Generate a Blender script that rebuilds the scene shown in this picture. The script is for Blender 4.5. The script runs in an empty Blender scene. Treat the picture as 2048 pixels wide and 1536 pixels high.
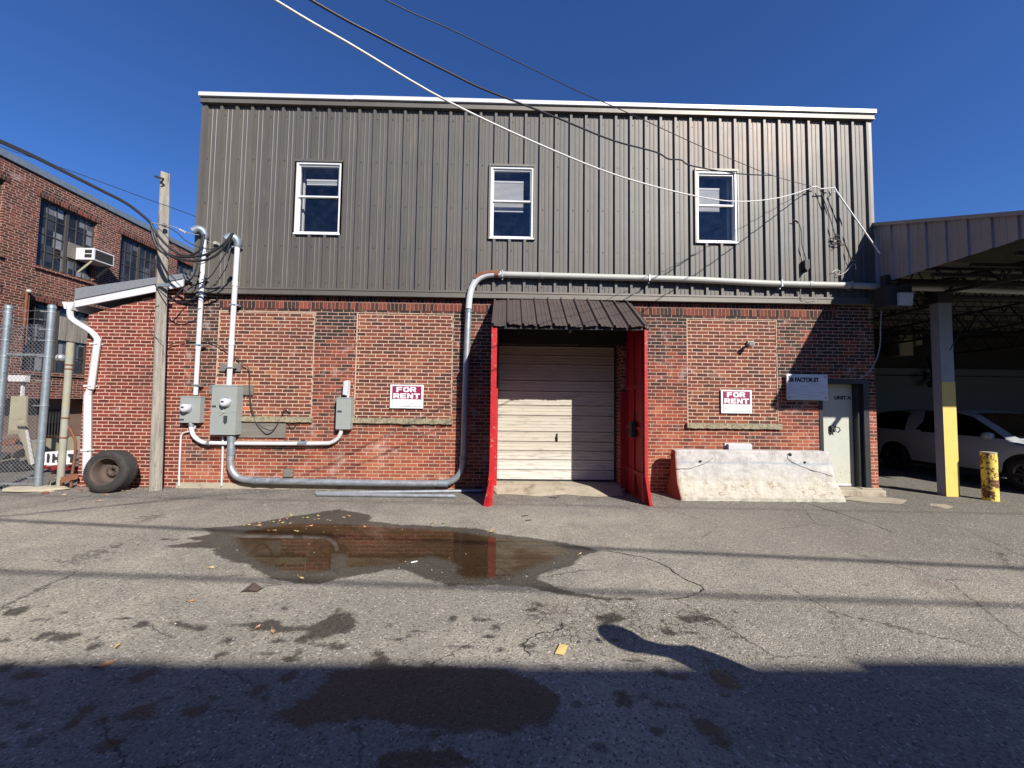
import bpy, bmesh, math, random
import numpy as np
from mathutils import Vector, Matrix, noise as mnoise
random.seed(7); rng=np.random.default_rng(7)
R=math.radians; PI=math.pi
scene=bpy.context.scene
col=scene.collection
# ------------------------------------------------------------------ camera
FPX=770.0; CAM=Vector((0,-7.6,1.71))
pitch,yaw,roll=R(2.84),R(0.92),R(0.76)
Fw=Vector((math.sin(yaw)*math.cos(pitch),math.cos(yaw)*math.cos(pitch),math.sin(pitch)))
r0=Vector((math.cos(yaw),-math.sin(yaw),0)); u0=r0.cross(Fw)
Rt=r0*math.cos(roll)+u0*math.sin(roll); Up=u0*math.cos(roll)-r0*math.sin(roll)
cd=bpy.data.cameras.new('camera'); cam=bpy.data.objects.new('camera',cd); col.objects.link(cam)
m=Matrix((Rt,Up,-Fw)).transposed().to_4x4(); m.translation=CAM; cam.matrix_world=m
cd.sensor_width=36; cd.lens=FPX/2048*36; cd.clip_start=.05; cd.clip_end=2000
scene.camera=cam
def ray(px,py): return Fw*FPX+Rt*(px-1024)-Up*(py-768)
def P(px,py,y=0.0):
    "measure: point of the vertical plane Y=y"
    d=ray(px,py); return CAM+d*((y-CAM.y)/d.y)
def G(px,py,z=0.0):
    d=ray(px,py); return CAM+d*((z-CAM.z)/d.z)
def PX(px,py,x):
    d=ray(px,py); return CAM+d*((x-CAM.x)/d.x)
# ------------------------------------------------------------------ objects
BASE={}
def tag(o,label=None,cat=None,group=None,kind=None):
    if label: o['label']=label
    if cat: o['category']=cat
    if group: o['group']=group
    if kind: o['kind']=kind
    return o
def empty(name,loc,label=None,cat=None,group=None):
    o=bpy.data.objects.new(name,None); col.objects.link(o); o.location=loc; o.empty_display_size=.1
    BASE[o]=Vector(loc); return tag(o,label,cat,group)
class MB:
    def __init__(s): s.v=[]; s.f=[]; s.sm=[]; s.mi=[]; s.cur=0
    def add(s,vs,fs,smooth=False):
        o=len(s.v); s.v+= [tuple(v) for v in vs]
        for f in fs: s.f.append(tuple(i+o for i in f)); s.sm.append(smooth); s.mi.append(s.cur)
        return s
    def box(s,x0,x1,y0,y1,z0,z1):
        if x0>x1:x0,x1=x1,x0
        if y0>y1:y0,y1=y1,y0
        if z0>z1:z0,z1=z1,z0
        v=[(x0,y0,z0),(x1,y0,z0),(x1,y1,z0),(x0,y1,z0),(x0,y0,z1),(x1,y0,z1),(x1,y1,z1),(x0,y1,z1)]
        return s.add(v,[(0,3,2,1),(4,5,6,7),(0,1,5,4),(1,2,6,5),(2,3,7,6),(3,0,4,7)])
    def quad(s,a,b,c,d): return s.add([a,b,c,d],[(0,1,2,3)])
    def prism(s,poly,y0,y1):
        "poly: list of (x,z) extruded in y"
        n=len(poly); ar=sum(poly[i][0]*poly[(i+1)%n][1]-poly[(i+1)%n][0]*poly[i][1] for i in range(n))
        if ar<0: poly=poly[::-1]
        if y0>y1: y0,y1=y1,y0
        v=[(x,y0,z) for x,z in poly]+[(x,y1,z) for x,z in poly]
        f=[tuple(range(n)),tuple(range(2*n-1,n-1,-1))]+[(i,i+n,(i+1)%n+n,(i+1)%n) for i in range(n)]
        return s.add(v,f)
    def hexa(s,p): # 8 points bottom ring, top ring
        return s.add(p,[(0,3,2,1),(4,5,6,7),(0,1,5,4),(1,2,6,5),(2,3,7,6),(3,0,4,7)])
    def bar(s,a,b,w,h=None,up=(0,0,1)):
        a=Vector(a);b=Vector(b);h=h or w;d=(b-a).normalized();u=Vector(up)
        if abs(d.dot(u))>.98:u=Vector((1,0,0))
        x=d.cross(u).normalized();y=x.cross(d).normalized()
        v=[];
        for q in(a,b):
            for i,j in((-1,-1),(1,-1),(1,1),(-1,1)): v.append(q+x*(i*w/2)+y*(j*h/2))
        return s.add(v,[(0,3,2,1),(4,5,6,7),(0,1,5,4),(1,2,6,5),(2,3,7,6),(3,0,4,7)])
    def tube(s,pts,r,n=12,cap=True,smooth=True):
        pts=[Vector(p) for p in pts]; k=len(pts); rr=r if hasattr(r,'__len__') else [r]*k
        rings=[];prev=None
        for i,p in enumerate(pts):
            d=((pts[min(i+1,k-1)]-pts[max(i-1,0)])).normalized()
            if prev is None:
                u=Vector((0,0,1)) if abs(d.z)<.9 else Vector((1,0,0)); x=d.cross(u).normalized()
            else:
                x=(prev-d*prev.dot(d)).normalized()
            prev=x;y=d.cross(x)
            rings.append([p+(x*math.cos(2*PI*j/n)+y*math.sin(2*PI*j/n))*rr[i] for j in range(n)])
        v=[q for rg in rings for q in rg]; f=[]
        for i in range(k-1):
            for j in range(n): f.append((i*n+j,i*n+(j+1)%n,(i+1)*n+(j+1)%n,(i+1)*n+j))
        s.add(v,f,smooth)
        if cap: s.add(rings[0],[tuple(range(n))[::-1]]); s.add(rings[-1],[tuple(range(n))])
        return s
    def lathe(s,prof,c,axis=(0,0,1),n=32,smooth=True):
        "prof: (r, h) along axis"
        c=Vector(c);a=Vector(axis).normalized();u=Vector((0,0,1)) if abs(a.z)<.9 else Vector((1,0,0))
        x=a.cross(u).normalized();y=a.cross(x)
        v=[];k=len(prof)
        for r,h in prof:
            for j in range(n): t=2*PI*j/n; v.append(c+a*h+(x*math.cos(t)+y*math.sin(t))*max(r,1e-4))
        f=[(i*n+j,i*n+(j+1)%n,(i+1)*n+(j+1)%n,(i+1)*n+j) for i in range(k-1) for j in range(n)]
        return s.add(v,f,smooth)
    def build(s,name,mat,parent=None,base=None,label=None,cat=None,group=None,kind=None,bevel=0,fixn=True):
        if parent is not None: b=BASE[parent]
        elif base is not None: b=Vector(base)
        else:
            xs=[v[0] for v in s.v];ys=[v[1] for v in s.v];zs=[v[2] for v in s.v]
            b=Vector(((min(xs)+max(xs))/2,(min(ys)+max(ys))/2,min(zs)))
        me=bpy.data.meshes.new(name)
        me.from_pydata([(x-b.x,y-b.y,z-b.z) for x,y,z in s.v],[],s.f)
        me.polygons.foreach_set('use_smooth',s.sm)
        mats=mat if isinstance(mat,(list,tuple)) else [mat]
        for q in mats: me.materials.append(q)
        if len(mats)>1: me.polygons.foreach_set('material_index',s.mi)
        if fixn or bevel:
            bm=bmesh.new(); bm.from_mesh(me)
            if fixn: bmesh.ops.recalc_face_normals(bm,faces=bm.faces)
            bm.to_mesh(me); bm.free()
        me.update()
        o=bpy.data.objects.new(name,me); col.objects.link(o); BASE[o]=b
        if parent is not None: o.parent=parent
        else: o.location=b
        if bevel:
            md=o.modifiers.new('bevel','BEVEL'); md.width=bevel; md.segments=2; md.limit_method='ANGLE'; md.angle_limit=R(40)
        return tag(o,label,cat,group,kind)
def split_build(mb,name,mat,parent,**kw):
    "one object per connected piece"
    par=list(range(len(mb.v)))
    def fd(i):
        while par[i]!=i: par[i]=par[par[i]]; i=par[i]
        return i
    for f in mb.f:
        for k in f[1:]: par[fd(k)]=fd(f[0])
    gr={}
    for i in range(len(mb.v)): gr.setdefault(fd(i),[]).append(i)
    last=None
    for g,ids in gr.items():
        m2=MB(); ix={v:k for k,v in enumerate(ids)}; m2.v=[mb.v[i] for i in ids]
        for f,sm in zip(mb.f,mb.sm):
            if fd(f[0])==g: m2.f.append(tuple(ix[k] for k in f)); m2.sm.append(sm); m2.mi.append(0)
        last=m2.build(name,mat,parent,**kw)
    return last
def smooth_path(pts,n=6):
    "Catmull-Rom"
    pts=[Vector(p) for p in pts]; out=[]
    for i in range(len(pts)-1):
        p0=pts[max(i-1,0)];p1=pts[i];p2=pts[i+1];p3=pts[min(i+2,len(pts)-1)]
        for k in range(n):
            t=k/n; out.append(.5*((2*p1)+(p2-p0)*t+(2*p0-5*p1+4*p2-p3)*t*t+(3*p1-p0-3*p2+p3)*t**3))
    out.append(pts[-1]); return out
def text_mesh(s,size,center,mat,name,parent,sx=1,bold=0,y=None,extr=.0015,shear=0,spacing=1,align='CENTER'):
    cu=bpy.data.curves.new('t','FONT'); cu.body=s; cu.size=size; cu.align_x=align; cu.align_y='CENTER'
    cu.offset=bold; cu.extrude=extr; cu.shear=shear; cu.space_character=spacing
    o=bpy.data.objects.new('t',cu); col.objects.link(o)
    dg=bpy.context.evaluated_depsgraph_get(); me=bpy.data.meshes.new_from_object(o.evaluated_get(dg))
    bpy.data.objects.remove(o)
    b=BASE[parent]
    c=Vector(center)
    for v in me.vertices:
        x,yy,z=v.co; v.co=Vector((c.x+x*sx,c.y-z,c.z+yy))-b
    me.materials.clear(); me.materials.append(mat); me.name=name
    q=bpy.data.objects.new(name,me); col.objects.link(q); q.parent=parent; BASE[q]=b
    return q
# ------------------------------------------------------------------ materials
class NT:
    def __init__(s,name):
        s.m=bpy.data.materials.new(name); s.m.use_nodes=True; s.t=s.m.node_tree; s.n=s.t.nodes; s.l=s.t.links
        s.b=s.n['Principled BSDF']; s.out=s.n['Material Output']
    def set(s,node,i,v):
        if v is None: return
        if hasattr(v,'is_output') or isinstance(v,bpy.types.NodeSocket): s.l.new(v,node.inputs[i])
        else: node.inputs[i].default_value=v
    def M(s,op,a,b=None,c=None,clamp=False):
        n=s.n.new('ShaderNodeMath'); n.operation=op; n.use_clamp=clamp
        s.set(n,0,a); s.set(n,1,b); s.set(n,2,c); return n.outputs[0]
    def pos(s):
        if not hasattr(s,'_p'):
            g=s.n.new('ShaderNodeNewGeometry'); s._p=g.outputs['Position']; s._g=g
            x=s.n.new('ShaderNodeSeparateXYZ'); s.l.new(s._p,x.inputs[0]); s._xyz=x.outputs
        return s._p
    def xyz(s): s.pos(); return s._xyz
    def comb(s,x,y,z=0.0):
        n=s.n.new('ShaderNodeCombineXYZ'); s.set(n,0,x);s.set(n,1,y);s.set(n,2,z); return n.outputs[0]
    def noise(s,scale,detail=3,rough=.6,vec=None,col=False,dist=0):
        n=s.n.new('ShaderNodeTexNoise'); n.inputs['Scale'].default_value=scale; n.inputs['Detail'].default_value=detail
        n.inputs['Roughness'].default_value=rough; n.inputs['Distortion'].default_value=dist
        s.l.new(vec if vec is not None else s.pos(),n.inputs['Vector']); return n.outputs['Color' if col else 'Fac']
    def vor(s,scale,feature='F1',vec=None,out='Distance',rand=1):
        n=s.n.new('ShaderNodeTexVoronoi'); n.feature=feature; n.inputs['Scale'].default_value=scale; n.inputs['Randomness'].default_value=rand
        s.l.new(vec if vec is not None else s.pos(),n.inputs['Vector']); return n.outputs[out]
    def wn(s,vec):
        n=s.n.new('ShaderNodeTexWhiteNoise'); n.noise_dimensions='3D'; s.l.new(vec,n.inputs['Vector']); return n.outputs['Value'],n.outputs['Color']
    def ramp(s,fac,stops,interp='LINEAR'):
        n=s.n.new('ShaderNodeValToRGB'); n.color_ramp.interpolation=interp; e=n.color_ramp.elements
        while len(e)<len(stops): e.new(.5)
        for i,(p,c) in enumerate(stops):
            e[i].position=p; e[i].color=(c,c,c,1) if not hasattr(c,'__len__') else (*c,1)
        s.l.new(fac,n.inputs[0]); return n.outputs[0]
    def step(s,fac,a,b):
        n=s.n.new('ShaderNodeMapRange'); n.interpolation_type='SMOOTHSTEP'; s.l.new(fac,n.inputs[0])
        n.inputs[1].default_value=a; n.inputs[2].default_value=b; return n.outputs[0]
    def mix(s,f,a,b,blend='MIX'):
        n=s.n.new('ShaderNodeMix'); n.data_type='RGBA'; n.blend_type=blend
        s.set(n,0,f)
        for i,v in((6,a),(7,b)):
            if isinstance(v,tuple) and len(v)==3: v=(*v,1)
            s.set(n,i,v)
        return n.outputs[2]
    def scalec(s,c,f):
        n=s.n.new('ShaderNodeVectorMath'); n.operation='SCALE'
        if isinstance(c,tuple): n.inputs[0].default_value=c[:3]
        else: s.l.new(c,n.inputs[0])
        s.set(n,3,f); return n.outputs[0]
    def bump(s,h,strength=.4,dist=.01,prev=None):
        n=s.n.new('ShaderNodeBump'); n.inputs['Strength'].default_value=strength; n.inputs['Distance'].default_value=dist
        s.l.new(h,n.inputs['Height'])
        if prev is not None: s.l.new(prev,n.inputs['Normal'])
        s.l.new(n.outputs[0],s.b.inputs['Normal']); return n.outputs[0]
    def fin(s,color=None,rough=None,metal=None,spec=None):
        if isinstance(color,tuple) and len(color)==3: color=(*color,1)
        s.set(s.b,'Base Color',color); s.set(s.b,'Roughness',rough); s.set(s.b,'Metallic',metal); s.set(s.b,'Specular IOR Level',spec)
        return s.m
def gm(name,c,rough=.6,metal=0,var=.2,scale=4,fine=60,bump=0,dirt=None,dth=(.55,.75),dscale=3,stretch=None,spec=None,rvar=.1,bscale=80):
    t=NT(name); v=t.pos()
    if stretch:
        mp=t.n.new('ShaderNodeMapping'); mp.inputs['Scale'].default_value=stretch; t.l.new(v,mp.inputs[0]); v=mp.outputs[0]
    a=t.noise(scale,4,.6,v); b=t.noise(fine,2,.6,v)
    f=t.M('ADD',t.M('MULTIPLY',t.M('SUBTRACT',a,.5),var*2.2),t.M('MULTIPLY',t.M('SUBTRACT',b,.5),var))
    cc=t.scalec((*c,1),t.M('ADD',f,1.0))
    if dirt is not None:
        d=t.step(t.noise(dscale,6,.7,v),dth[0],dth[1]); cc=t.mix(d,cc,dirt)
    rr=t.M('ADD',t.M('MULTIPLY',t.M('SUBTRACT',a,.5),rvar*2),rough,clamp=True)
    if bump: t.bump(t.noise(bscale,4,.6,v),bump,.01)
    return t.fin(cc,rr,metal,spec)
def brickmat(name,w,h,mort,stops,mcol,bias=None,patch=.25,eff=0,bump=.6,header=0,jit=1,lowmort=None,mvar=.3):
    t=NT(name); X,Y,Z=t.xyz()
    nz=t.noise(5,2,.5,col=True); sp=t.n.new('ShaderNodeSeparateColor'); t.l.new(nz,sp.inputs[0])
    nf=t.noise(38,2,.5,col=True); sf=t.n.new('ShaderNodeSeparateColor'); t.l.new(nf,sf.inputs[0])
    u=t.M('ADD',t.M('ADD',X,Y),t.M('ADD',t.M('MULTIPLY',t.M('SUBTRACT',sp.outputs[0],.5),.02*jit),t.M('MULTIPLY',t.M('SUBTRACT',sf.outputs[0],.5),.012*jit)))
    u=t.M('ADD',u,100.0)
    v=t.M('ADD',Z,t.M('ADD',t.M('MULTIPLY',t.M('SUBTRACT',sp.outputs[1],.5),.012*jit),t.M('MULTIPLY',t.M('SUBTRACT',sf.outputs[1],.5),.007*jit)))
    v=t.M('ADD',v,20.0)
    vr=t.M('DIVIDE',v,h); row=t.M('FLOOR',vr); fv=t.M('MULTIPLY',t.M('SUBTRACT',vr,row),h)
    rj,_=t.wn(t.comb(row,3.3))
    ww=w
    if header:
        hd=t.M('LESS_THAN',t.M('MODULO',row,float(header)),.5)
        ww=t.M('SUBTRACT',w,t.M('MULTIPLY',hd,w*.48))
    ur=t.M('ADD',t.M('DIVIDE',u,ww),t.M('ADD',t.M('MULTIPLY',t.M('MODULO',row,2.0),.5),t.M('MULTIPLY',rj,.16*jit)))
    cl=t.M('FLOOR',ur); fu=t.M('MULTIPLY',t.M('SUBTRACT',ur,cl),ww)
    d=t.M('MINIMUM',t.M('MINIMUM',fu,t.M('SUBTRACT',ww,fu)),t.M('MINIMUM',fv,t.M('SUBTRACT',h,fv)))
    mk=t.step(d,mort*.5-.0035,mort*.5+.004)
    r1,rc=t.wn(t.comb(cl,row,.5)); r2,_=t.wn(t.comb(cl,row,7.7))
    big=t.noise(1.1,3,.55)
    val=t.M('ADD',t.M('MULTIPLY',r1,1-patch*1.2),t.M('MULTIPLY',t.M('SUBTRACT',big,.38),patch*4))
    if bias: val=t.M('ADD',val,bias(t))
    bc=t.ramp(val,stops)
    bc=t.scalec(bc,t.M('ADD',.72,t.M('MULTIPLY',r2,.36)))
    bc=t.scalec(bc,t.M('ADD',.62,t.M('MULTIPLY',t.noise(45,4,.7),.78)))
    mc=t.scalec((*mcol,1),t.M('ADD',1-mvar,t.M('MULTIPLY',t.noise(3.5,5,.7),mvar*2)))
    if lowmort: # worn, repointed mortar low on the wall
        mc=t.mix(t.step(Z,lowmort[1],lowmort[0]),mc,lowmort[2])
    mc=t.mix(t.M('MULTIPLY',t.step(t.noise(17,3,.7),.54,.74),.75),mc,t.scalec(bc,.8))
    c=t.mix(mk,mc,bc)
    # lime bloom and spatter
    if eff:
        e=t.step(t.noise(2.3,6,.72,dist=.6),.60-eff*.1,.80)
        c=t.mix(t.M('MULTIPLY',e,.6),c,(.55,.46,.42))
    dk=t.step(t.noise(.8,5,.65),.52,.78); c=t.mix(t.M('MULTIPLY',dk,.45),c,(.035,.026,.022))
    t.bump(t.M('ADD',mk,t.M('MULTIPLY',t.noise(70,3,.7),.35)),bump,.0035)
    return t.fin(c,.86,0,.25)
M={}
DARK=(.026,.021,.02); BRN=(.085,.034,.024); RED=(.20,.052,.032); ORG=(.33,.095,.05)
def mainbias(t):
    Z=t.xyz()[2]; return t.M('MULTIPLY',t.M('SUBTRACT',1.9,Z),.24)
M['brick']=brickmat('brick old variegated',.218,.0686,.0095,[(0,DARK),(.16,(.04,.025,.022)),(.34,(.095,.036,.027)),(.55,(.18,.044,.027)),(.85,(.25,.064,.034)),(1,(.30,.095,.050))],(.46,.35,.26),mainbias,.38,.75,lowmort=(1.6,1.0,(.46,.30,.22)))
M['infill']=brickmat('brick infill cream mortar',.228,.0712,.0118,[(0,(.050,.026,.022)),(.2,(.10,.036,.026)),(.5,(.145,.043,.028)),(.78,(.18,.052,.032)),(.9,(.22,.078,.042)),(.97,(.25,.12,.065)),(1,(.36,.10,.045))],(.54,.40,.29),None,.12,.15)
M['soldier']=brickmat('brick soldier course',.078,.232,.010,[(0,DARK),(.35,(.05,.025,.02)),(.5,(.13,.036,.024)),(1,(.21,.055,.034))],(.25,.16,.12),None,.18,0)
M['annexb']=brickmat('brick annex red',.216,.0686,.0118,[(0,(.10,.024,.018)),(.5,(.155,.033,.023)),(1,(.20,.047,.031))],(.55,.37,.28),None,.1,.12)
M['factb']=brickmat('brick factory',.222,.0735,.013,[(0,(.045,.018,.015)),(.4,(.10,.032,.023)),(.8,(.16,.047,.032)),(1,(.21,.085,.06))],(.38,.27,.21),None,.25,.1,header=7)
M['rearb']=brickmat('brick rear dark',.216,.0686,.013,[(0,(.07,.03,.024)),(1,(.2,.07,.05))],(.3,.25,.2),None,.2,.1)
M['mortar']=gm('cream mortar',(.45,.34,.25),.9,0,var=.3,scale=12,bump=.4,dirt=(.2,.13,.09),dth=(.5,.62),dscale=9)
M['conc']=gm('concrete pale',(.33,.29,.22),.85,var=.25,scale=5,bump=.5,dirt=(.16,.12,.08),dth=(.5,.75))
M['sill']=gm('stone sill pebbled',(.27,.235,.16),.9,var=.55,scale=18,fine=75,bump=1,bscale=60,dirt=(.12,.11,.06),dth=(.5,.6),dscale=30)
M['white']=gm('white painted metal',(.54,.54,.55),.4,0,var=.12,scale=3,dirt=(.45,.43,.40),dth=(.62,.85))
M['vinyl']=gm('white vinyl',(.62,.62,.61),.35,0,var=.04,dirt=(.5,.48,.44),dth=(.66,.9))
M['pvc']=gm('pale grey conduit',(.46,.47,.49),.42,0,var=.1,scale=3,dirt=(.36,.36,.36),dth=(.6,.85))
M['galv']=gm('galvanised steel',(.33,.355,.38),.46,.6,var=.3,scale=9,fine=120,dirt=(.2,.21,.22),dth=(.55,.7),dscale=14)
M['galvpost']=gm('galvanised post',(.22,.26,.29),.5,.5,var=.25,scale=9)
M['creampipe']=gm('cream weathered pipe',(.36,.355,.32),.55,0,var=.15,scale=4,dirt=(.22,.19,.15),dth=(.6,.75),dscale=8)
M['rust']=gm('rust',(.17,.065,.035),.85,.1,var=.4,scale=14,bump=.5)
M['meter']=gm('meter enclosure grey',(.27,.295,.28),.45,.1,var=.07,scale=3,dirt=(.25,.26,.26),dth=(.6,.85))
M['black']=gm('black matt',(.015,.015,.017),.6,0,var=.2)
M['cable']=gm('black cable',(.02,.02,.022),.5,0,var=.1)
M['wcable']=gm('white cable',(.62,.61,.58),.5,0,var=.1)
M['gcable']=gm('grey cable',(.25,.25,.24),.55,0,var=.1)
M['rubber']=gm('tyre rubber weathered',(.022,.020,.019),.8,0,var=.35,scale=12,bump=.3,dirt=(.055,.048,.040),dth=(.5,.75),dscale=7)
M['rimrust']=gm('rusty wheel rim',(.085,.060,.048),.8,.2,var=.4,scale=12,bump=.4,dirt=(.07,.04,.03),dth=(.5,.65))
M['timber']=gm('weathered grey timber',(.235,.215,.18),.9,0,var=.75,scale=3,fine=22,bump=.9,bscale=24,stretch=(6,6,.35),dirt=(.075,.065,.05),dth=(.56,.66),dscale=4)
M['board']=gm('grey board',(.15,.135,.115),.9,0,var=.45,scale=3,fine=25,bump=.6,stretch=(.5,5,9),dirt=(.26,.24,.22),dth=(.6,.75))
M['shingle']=gm('grey roofing',(.16,.17,.19),.8,0,var=.3,scale=30,bump=.3)
M['roofdark']=gm('roof membrane',(.06,.06,.06),.9)
M['interior']=gm('interior plaster dim',(.16,.18,.22),.9)
M['blind']=gm('window blind slats',(.50,.49,.46),.6,0,var=.05)
M['burg']=gm('burgundy print',(.20,.010,.055),.5,0,var=.08)
M['signw']=gm('white sign plastic',(.68,.68,.69),.4,0,var=.03)
M['ink']=gm('faded marker ink',(.55,.55,.57),.6)
M['inkd']=gm('dark lettering',(.03,.035,.04),.6)
M['yellow']=gm('yellow column paint',(.60,.45,.11),.55,0,var=.1,scale=6,dirt=(.33,.24,.08),dth=(.68,.74),dscale=16,bump=.2)
M['greysteel']=gm('grey painted steel',(.25,.27,.31),.6,0,var=.2,scale=6,dirt=(.12,.11,.11),dth=(.6,.8))
M['darksteel']=gm('dark painted steel',(.02,.018,.018),.7,0,var=.3)
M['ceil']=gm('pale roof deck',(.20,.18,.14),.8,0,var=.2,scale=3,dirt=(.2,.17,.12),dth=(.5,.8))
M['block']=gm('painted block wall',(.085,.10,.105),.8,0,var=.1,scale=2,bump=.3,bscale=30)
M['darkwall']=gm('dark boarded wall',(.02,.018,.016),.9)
M['beige']=gm('beige panel',(.30,.27,.19),.8,0,var=.2,scale=5,dirt=(.2,.17,.11),dth=(.55,.8))
M['postc']=gm('concrete post lichen',(.26,.26,.21),.85,0,var=.25,scale=6,dirt=(.30,.22,.10),dth=(.55,.7),dscale=4)
M['brown']=gm('brown painted metal',(.16,.11,.085),.6,0,var=.2,scale=3)
M['redcloth']=gm('red tarp',(.42,.05,.05),.7,0,var=.3)
M['leaf']=gm('yellow leaf',(.40,.32,.14),.7,0,var=.35,scale=25)
M['leafb']=gm('orange leaf',(.36,.20,.10),.7,0,var=.35,scale=25)
M['paper']=gm('yellow card',(.70,.52,.20),.7,0,var=.08,scale=30,dirt=(.4,.25,.08),dth=(.6,.7),dscale=40)
M['lampglass']=gm('lamp lens',(.55,.6,.65),.15,.3,var=.3,scale=20)
M['darkframe']=gm('dark door frame',(.018,.02,.024),.45,0,var=.2)
M['jeans']=gm('denim',(.035,.05,.09),.9); M['coat']=gm('dark jacket',(.03,.03,.035),.85); M['skin']=gm('skin',(.45,.25,.17),.55,0,var=.06)
M['hair']=gm('dark hair',(.02,.013,.009),.6,0,var=.3,bump=.6); M['shoe']=gm('shoe leather',(.02,.02,.02),.5)
M['carpaint']=gm('white car paint',(.40,.42,.45),.22,0,var=.02); M['carglass']=gm('tinted car glass',(.006,.007,.008),.08,0,var=.1)
M['carrim']=gm('alloy rim',(.12,.12,.13),.35,.8)
M['wbrick']=M['rearb']
# steel siding: one paint, weathered streaks
def siding(name,c,rough,streak=(.25,.20,.15),amt=.25,metal=.25,rust=False,spec=.6):
    t=NT(name); v=t.pos(); mp=t.n.new('ShaderNodeMapping'); mp.inputs['Scale'].default_value=(9,9,.5); t.l.new(v,mp.inputs[0])
    st=t.noise(3,4,.65,mp.outputs[0]); big=t.noise(.6,4,.6)
    cc=t.scalec((*c,1),t.M('ADD',.78,t.M('MULTIPLY',big,.44)))
    X_,Y_,Z_=t.xyz(); pv,_=t.wn(t.comb(t.M('FLOOR',t.M('DIVIDE',t.M('ADD',X_,t.M('ADD',Y_,50.0)),.9144)),2.0))
    cc=t.scalec(cc,t.M('ADD',.90,t.M('MULTIPLY',pv,.20)))
    cc=t.mix(t.M('MULTIPLY',t.step(st,.5,.8),amt),cc,streak)
    sc=t.step(t.noise(26,3,.8,mp.outputs[0]),.74,.78); cc=t.mix(t.M('MULTIPLY',sc,.5),cc,(.42,.36,.30))
    if rust: # rust run-off under the coping near the right end
        X,Y,Z=t.xyz(); g=t.M('MULTIPLY',t.step(Z,6.0,7.2),t.step(t.M('ABSOLUTE',t.M('SUBTRACT',X,4.9)),2.7,.4))
        r=t.M('MULTIPLY',g,t.step(t.noise(2.2,4,.65,mp.outputs[0]),.35,.7)); cc=t.mix(t.M('MULTIPLY',r,.55),cc,(.30,.17,.095))
    rr=t.M('ADD',t.M('MULTIPLY',big,.16),rough-.08)
    t.bump(t.noise(2.2,2,.5),.25,.02)
    return t.fin(cc,rr,metal,spec)
M['siding']=siding('bronze steel siding',(.086,.078,.067),.54,rust=True,amt=.26,metal=.08,spec=.5)
M['trim']=siding('taupe steel trim',(.12,.107,.088),.5,amt=.15)
M['fascia']=siding('faded steel fascia',(.26,.24,.24),.5,(.12,.12,.15),.5)
M['awn']=siding('brown steel awning',(.080,.062,.056),.42,(.22,.16,.13),.45)
M['red']=gm('red painted plywood',(.30,.010,.014),.42,0,var=.18,scale=2.5,dirt=(.11,.02,.018),dth=(.5,.75),bump=.3,bscale=20)
M['redworn']=gm('worn red edge',(.40,.012,.016),.45,0,var=.25,dirt=(.36,.17,.10),dth=(.60,.64),dscale=11,bump=.5,bscale=25)
# roller door
t=NT('roller door cream'); X,Y,Z=t.xyz(); mp=t.n.new('ShaderNodeMapping'); mp.inputs['Scale'].default_value=(1,1,7); t.l.new(t.pos(),mp.inputs[0])
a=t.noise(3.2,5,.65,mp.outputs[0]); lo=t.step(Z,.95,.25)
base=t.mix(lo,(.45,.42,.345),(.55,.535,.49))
gr=t.M('MULTIPLY',t.step(a,.50,.72),.6); c=t.mix(gr,base,(.21,.19,.16))
c=t.mix(t.M('MULTIPLY',t.step(t.noise(26,3,.7,mp.outputs[0]),.62,.7),.35),c,(.2,.18,.15))
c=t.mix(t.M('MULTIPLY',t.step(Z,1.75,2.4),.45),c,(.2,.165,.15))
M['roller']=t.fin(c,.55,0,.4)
# unit door
t=NT('pale green steel door'); X,Y,Z=t.xyz()
c=t.scalec((.42,.43,.37,1),t.M('ADD',.9,t.M('MULTIPLY',t.noise(5,4,.6),.2)))
rs=t.M('MULTIPLY',t.step(t.noise(24,5,.75),.52,.62),t.step(Z,.75,.25)); c=t.mix(t.M('MULTIPLY',rs,.8),c,(.33,.22,.09))
M['udoor']=t.fin(c,.5,0,.4)
# chipped yellow bollard
t=NT('chipped yellow bollard paint'); n=t.noise(7,6,.75); k=t.step(n,.50,.54)
X,Y,Z=t.xyz(); side=t.M('MULTIPLY',t.step(X,8.98,9.12),1.0)
k=t.M('MULTIPLY',t.step(t.M('ADD',n,t.M('MULTIPLY',side,.07)),.585,.605),1.0)
c=t.mix(k,t.scalec((.70,.52,.10,1),t.M('ADD',.85,t.M('MULTIPLY',t.noise(30,3),.3))),(.12,.05,.025)); t.bump(t.M('SUBTRACT',1.0,k),.6,.006)
M['bollard']=t.fin(c,.6,0,.4)
# barrier
t=NT('whitewashed concrete barrier'); X,Y,Z=t.xyz(); n=t.noise(6,7,.72); n2=t.noise(28,5,.75)
c=t.mix(t.step(n,.35,.7),(.46,.445,.42),(.30,.29,.275))
low=t.step(t.M('ADD',Z,t.M('MULTIPLY',t.M('SUBTRACT',t.noise(2.5,4),.5),.5)),.55,.22); mpb=t.n.new('ShaderNodeMapping'); mpb.inputs['Scale'].default_value=(1.0,1,2.2); mpb.inputs['Rotation'].default_value=(0,R(35),0); t.l.new(t.pos(),mpb.inputs[0])
n4=t.noise(9,6,.7,mpb.outputs[0],dist=.8); f=t.M('MULTIPLY',t.step(t.M('ADD',t.M('MULTIPLY',n4,.75),t.M('MULTIPLY',n,.25)),.52,.60),t.M('MULTIPLY',low,t.step(Z,.02,.12)))
c=t.mix(t.M('MULTIPLY',low,.6),c,(.43,.395,.305)); c=t.mix(t.M('MULTIPLY',f,.8),c,(.24,.175,.095))
ln=t.M('ABSOLUTE',t.M('SUBTRACT',t.M('ADD',Z,t.M('MULTIPLY',t.noise(1.2,3),.12)),.71)); mk=t.M('MULTIPLY',t.step(ln,.026,.010),.85); c=t.mix(mk,c,(.30,.32,.36))
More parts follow.
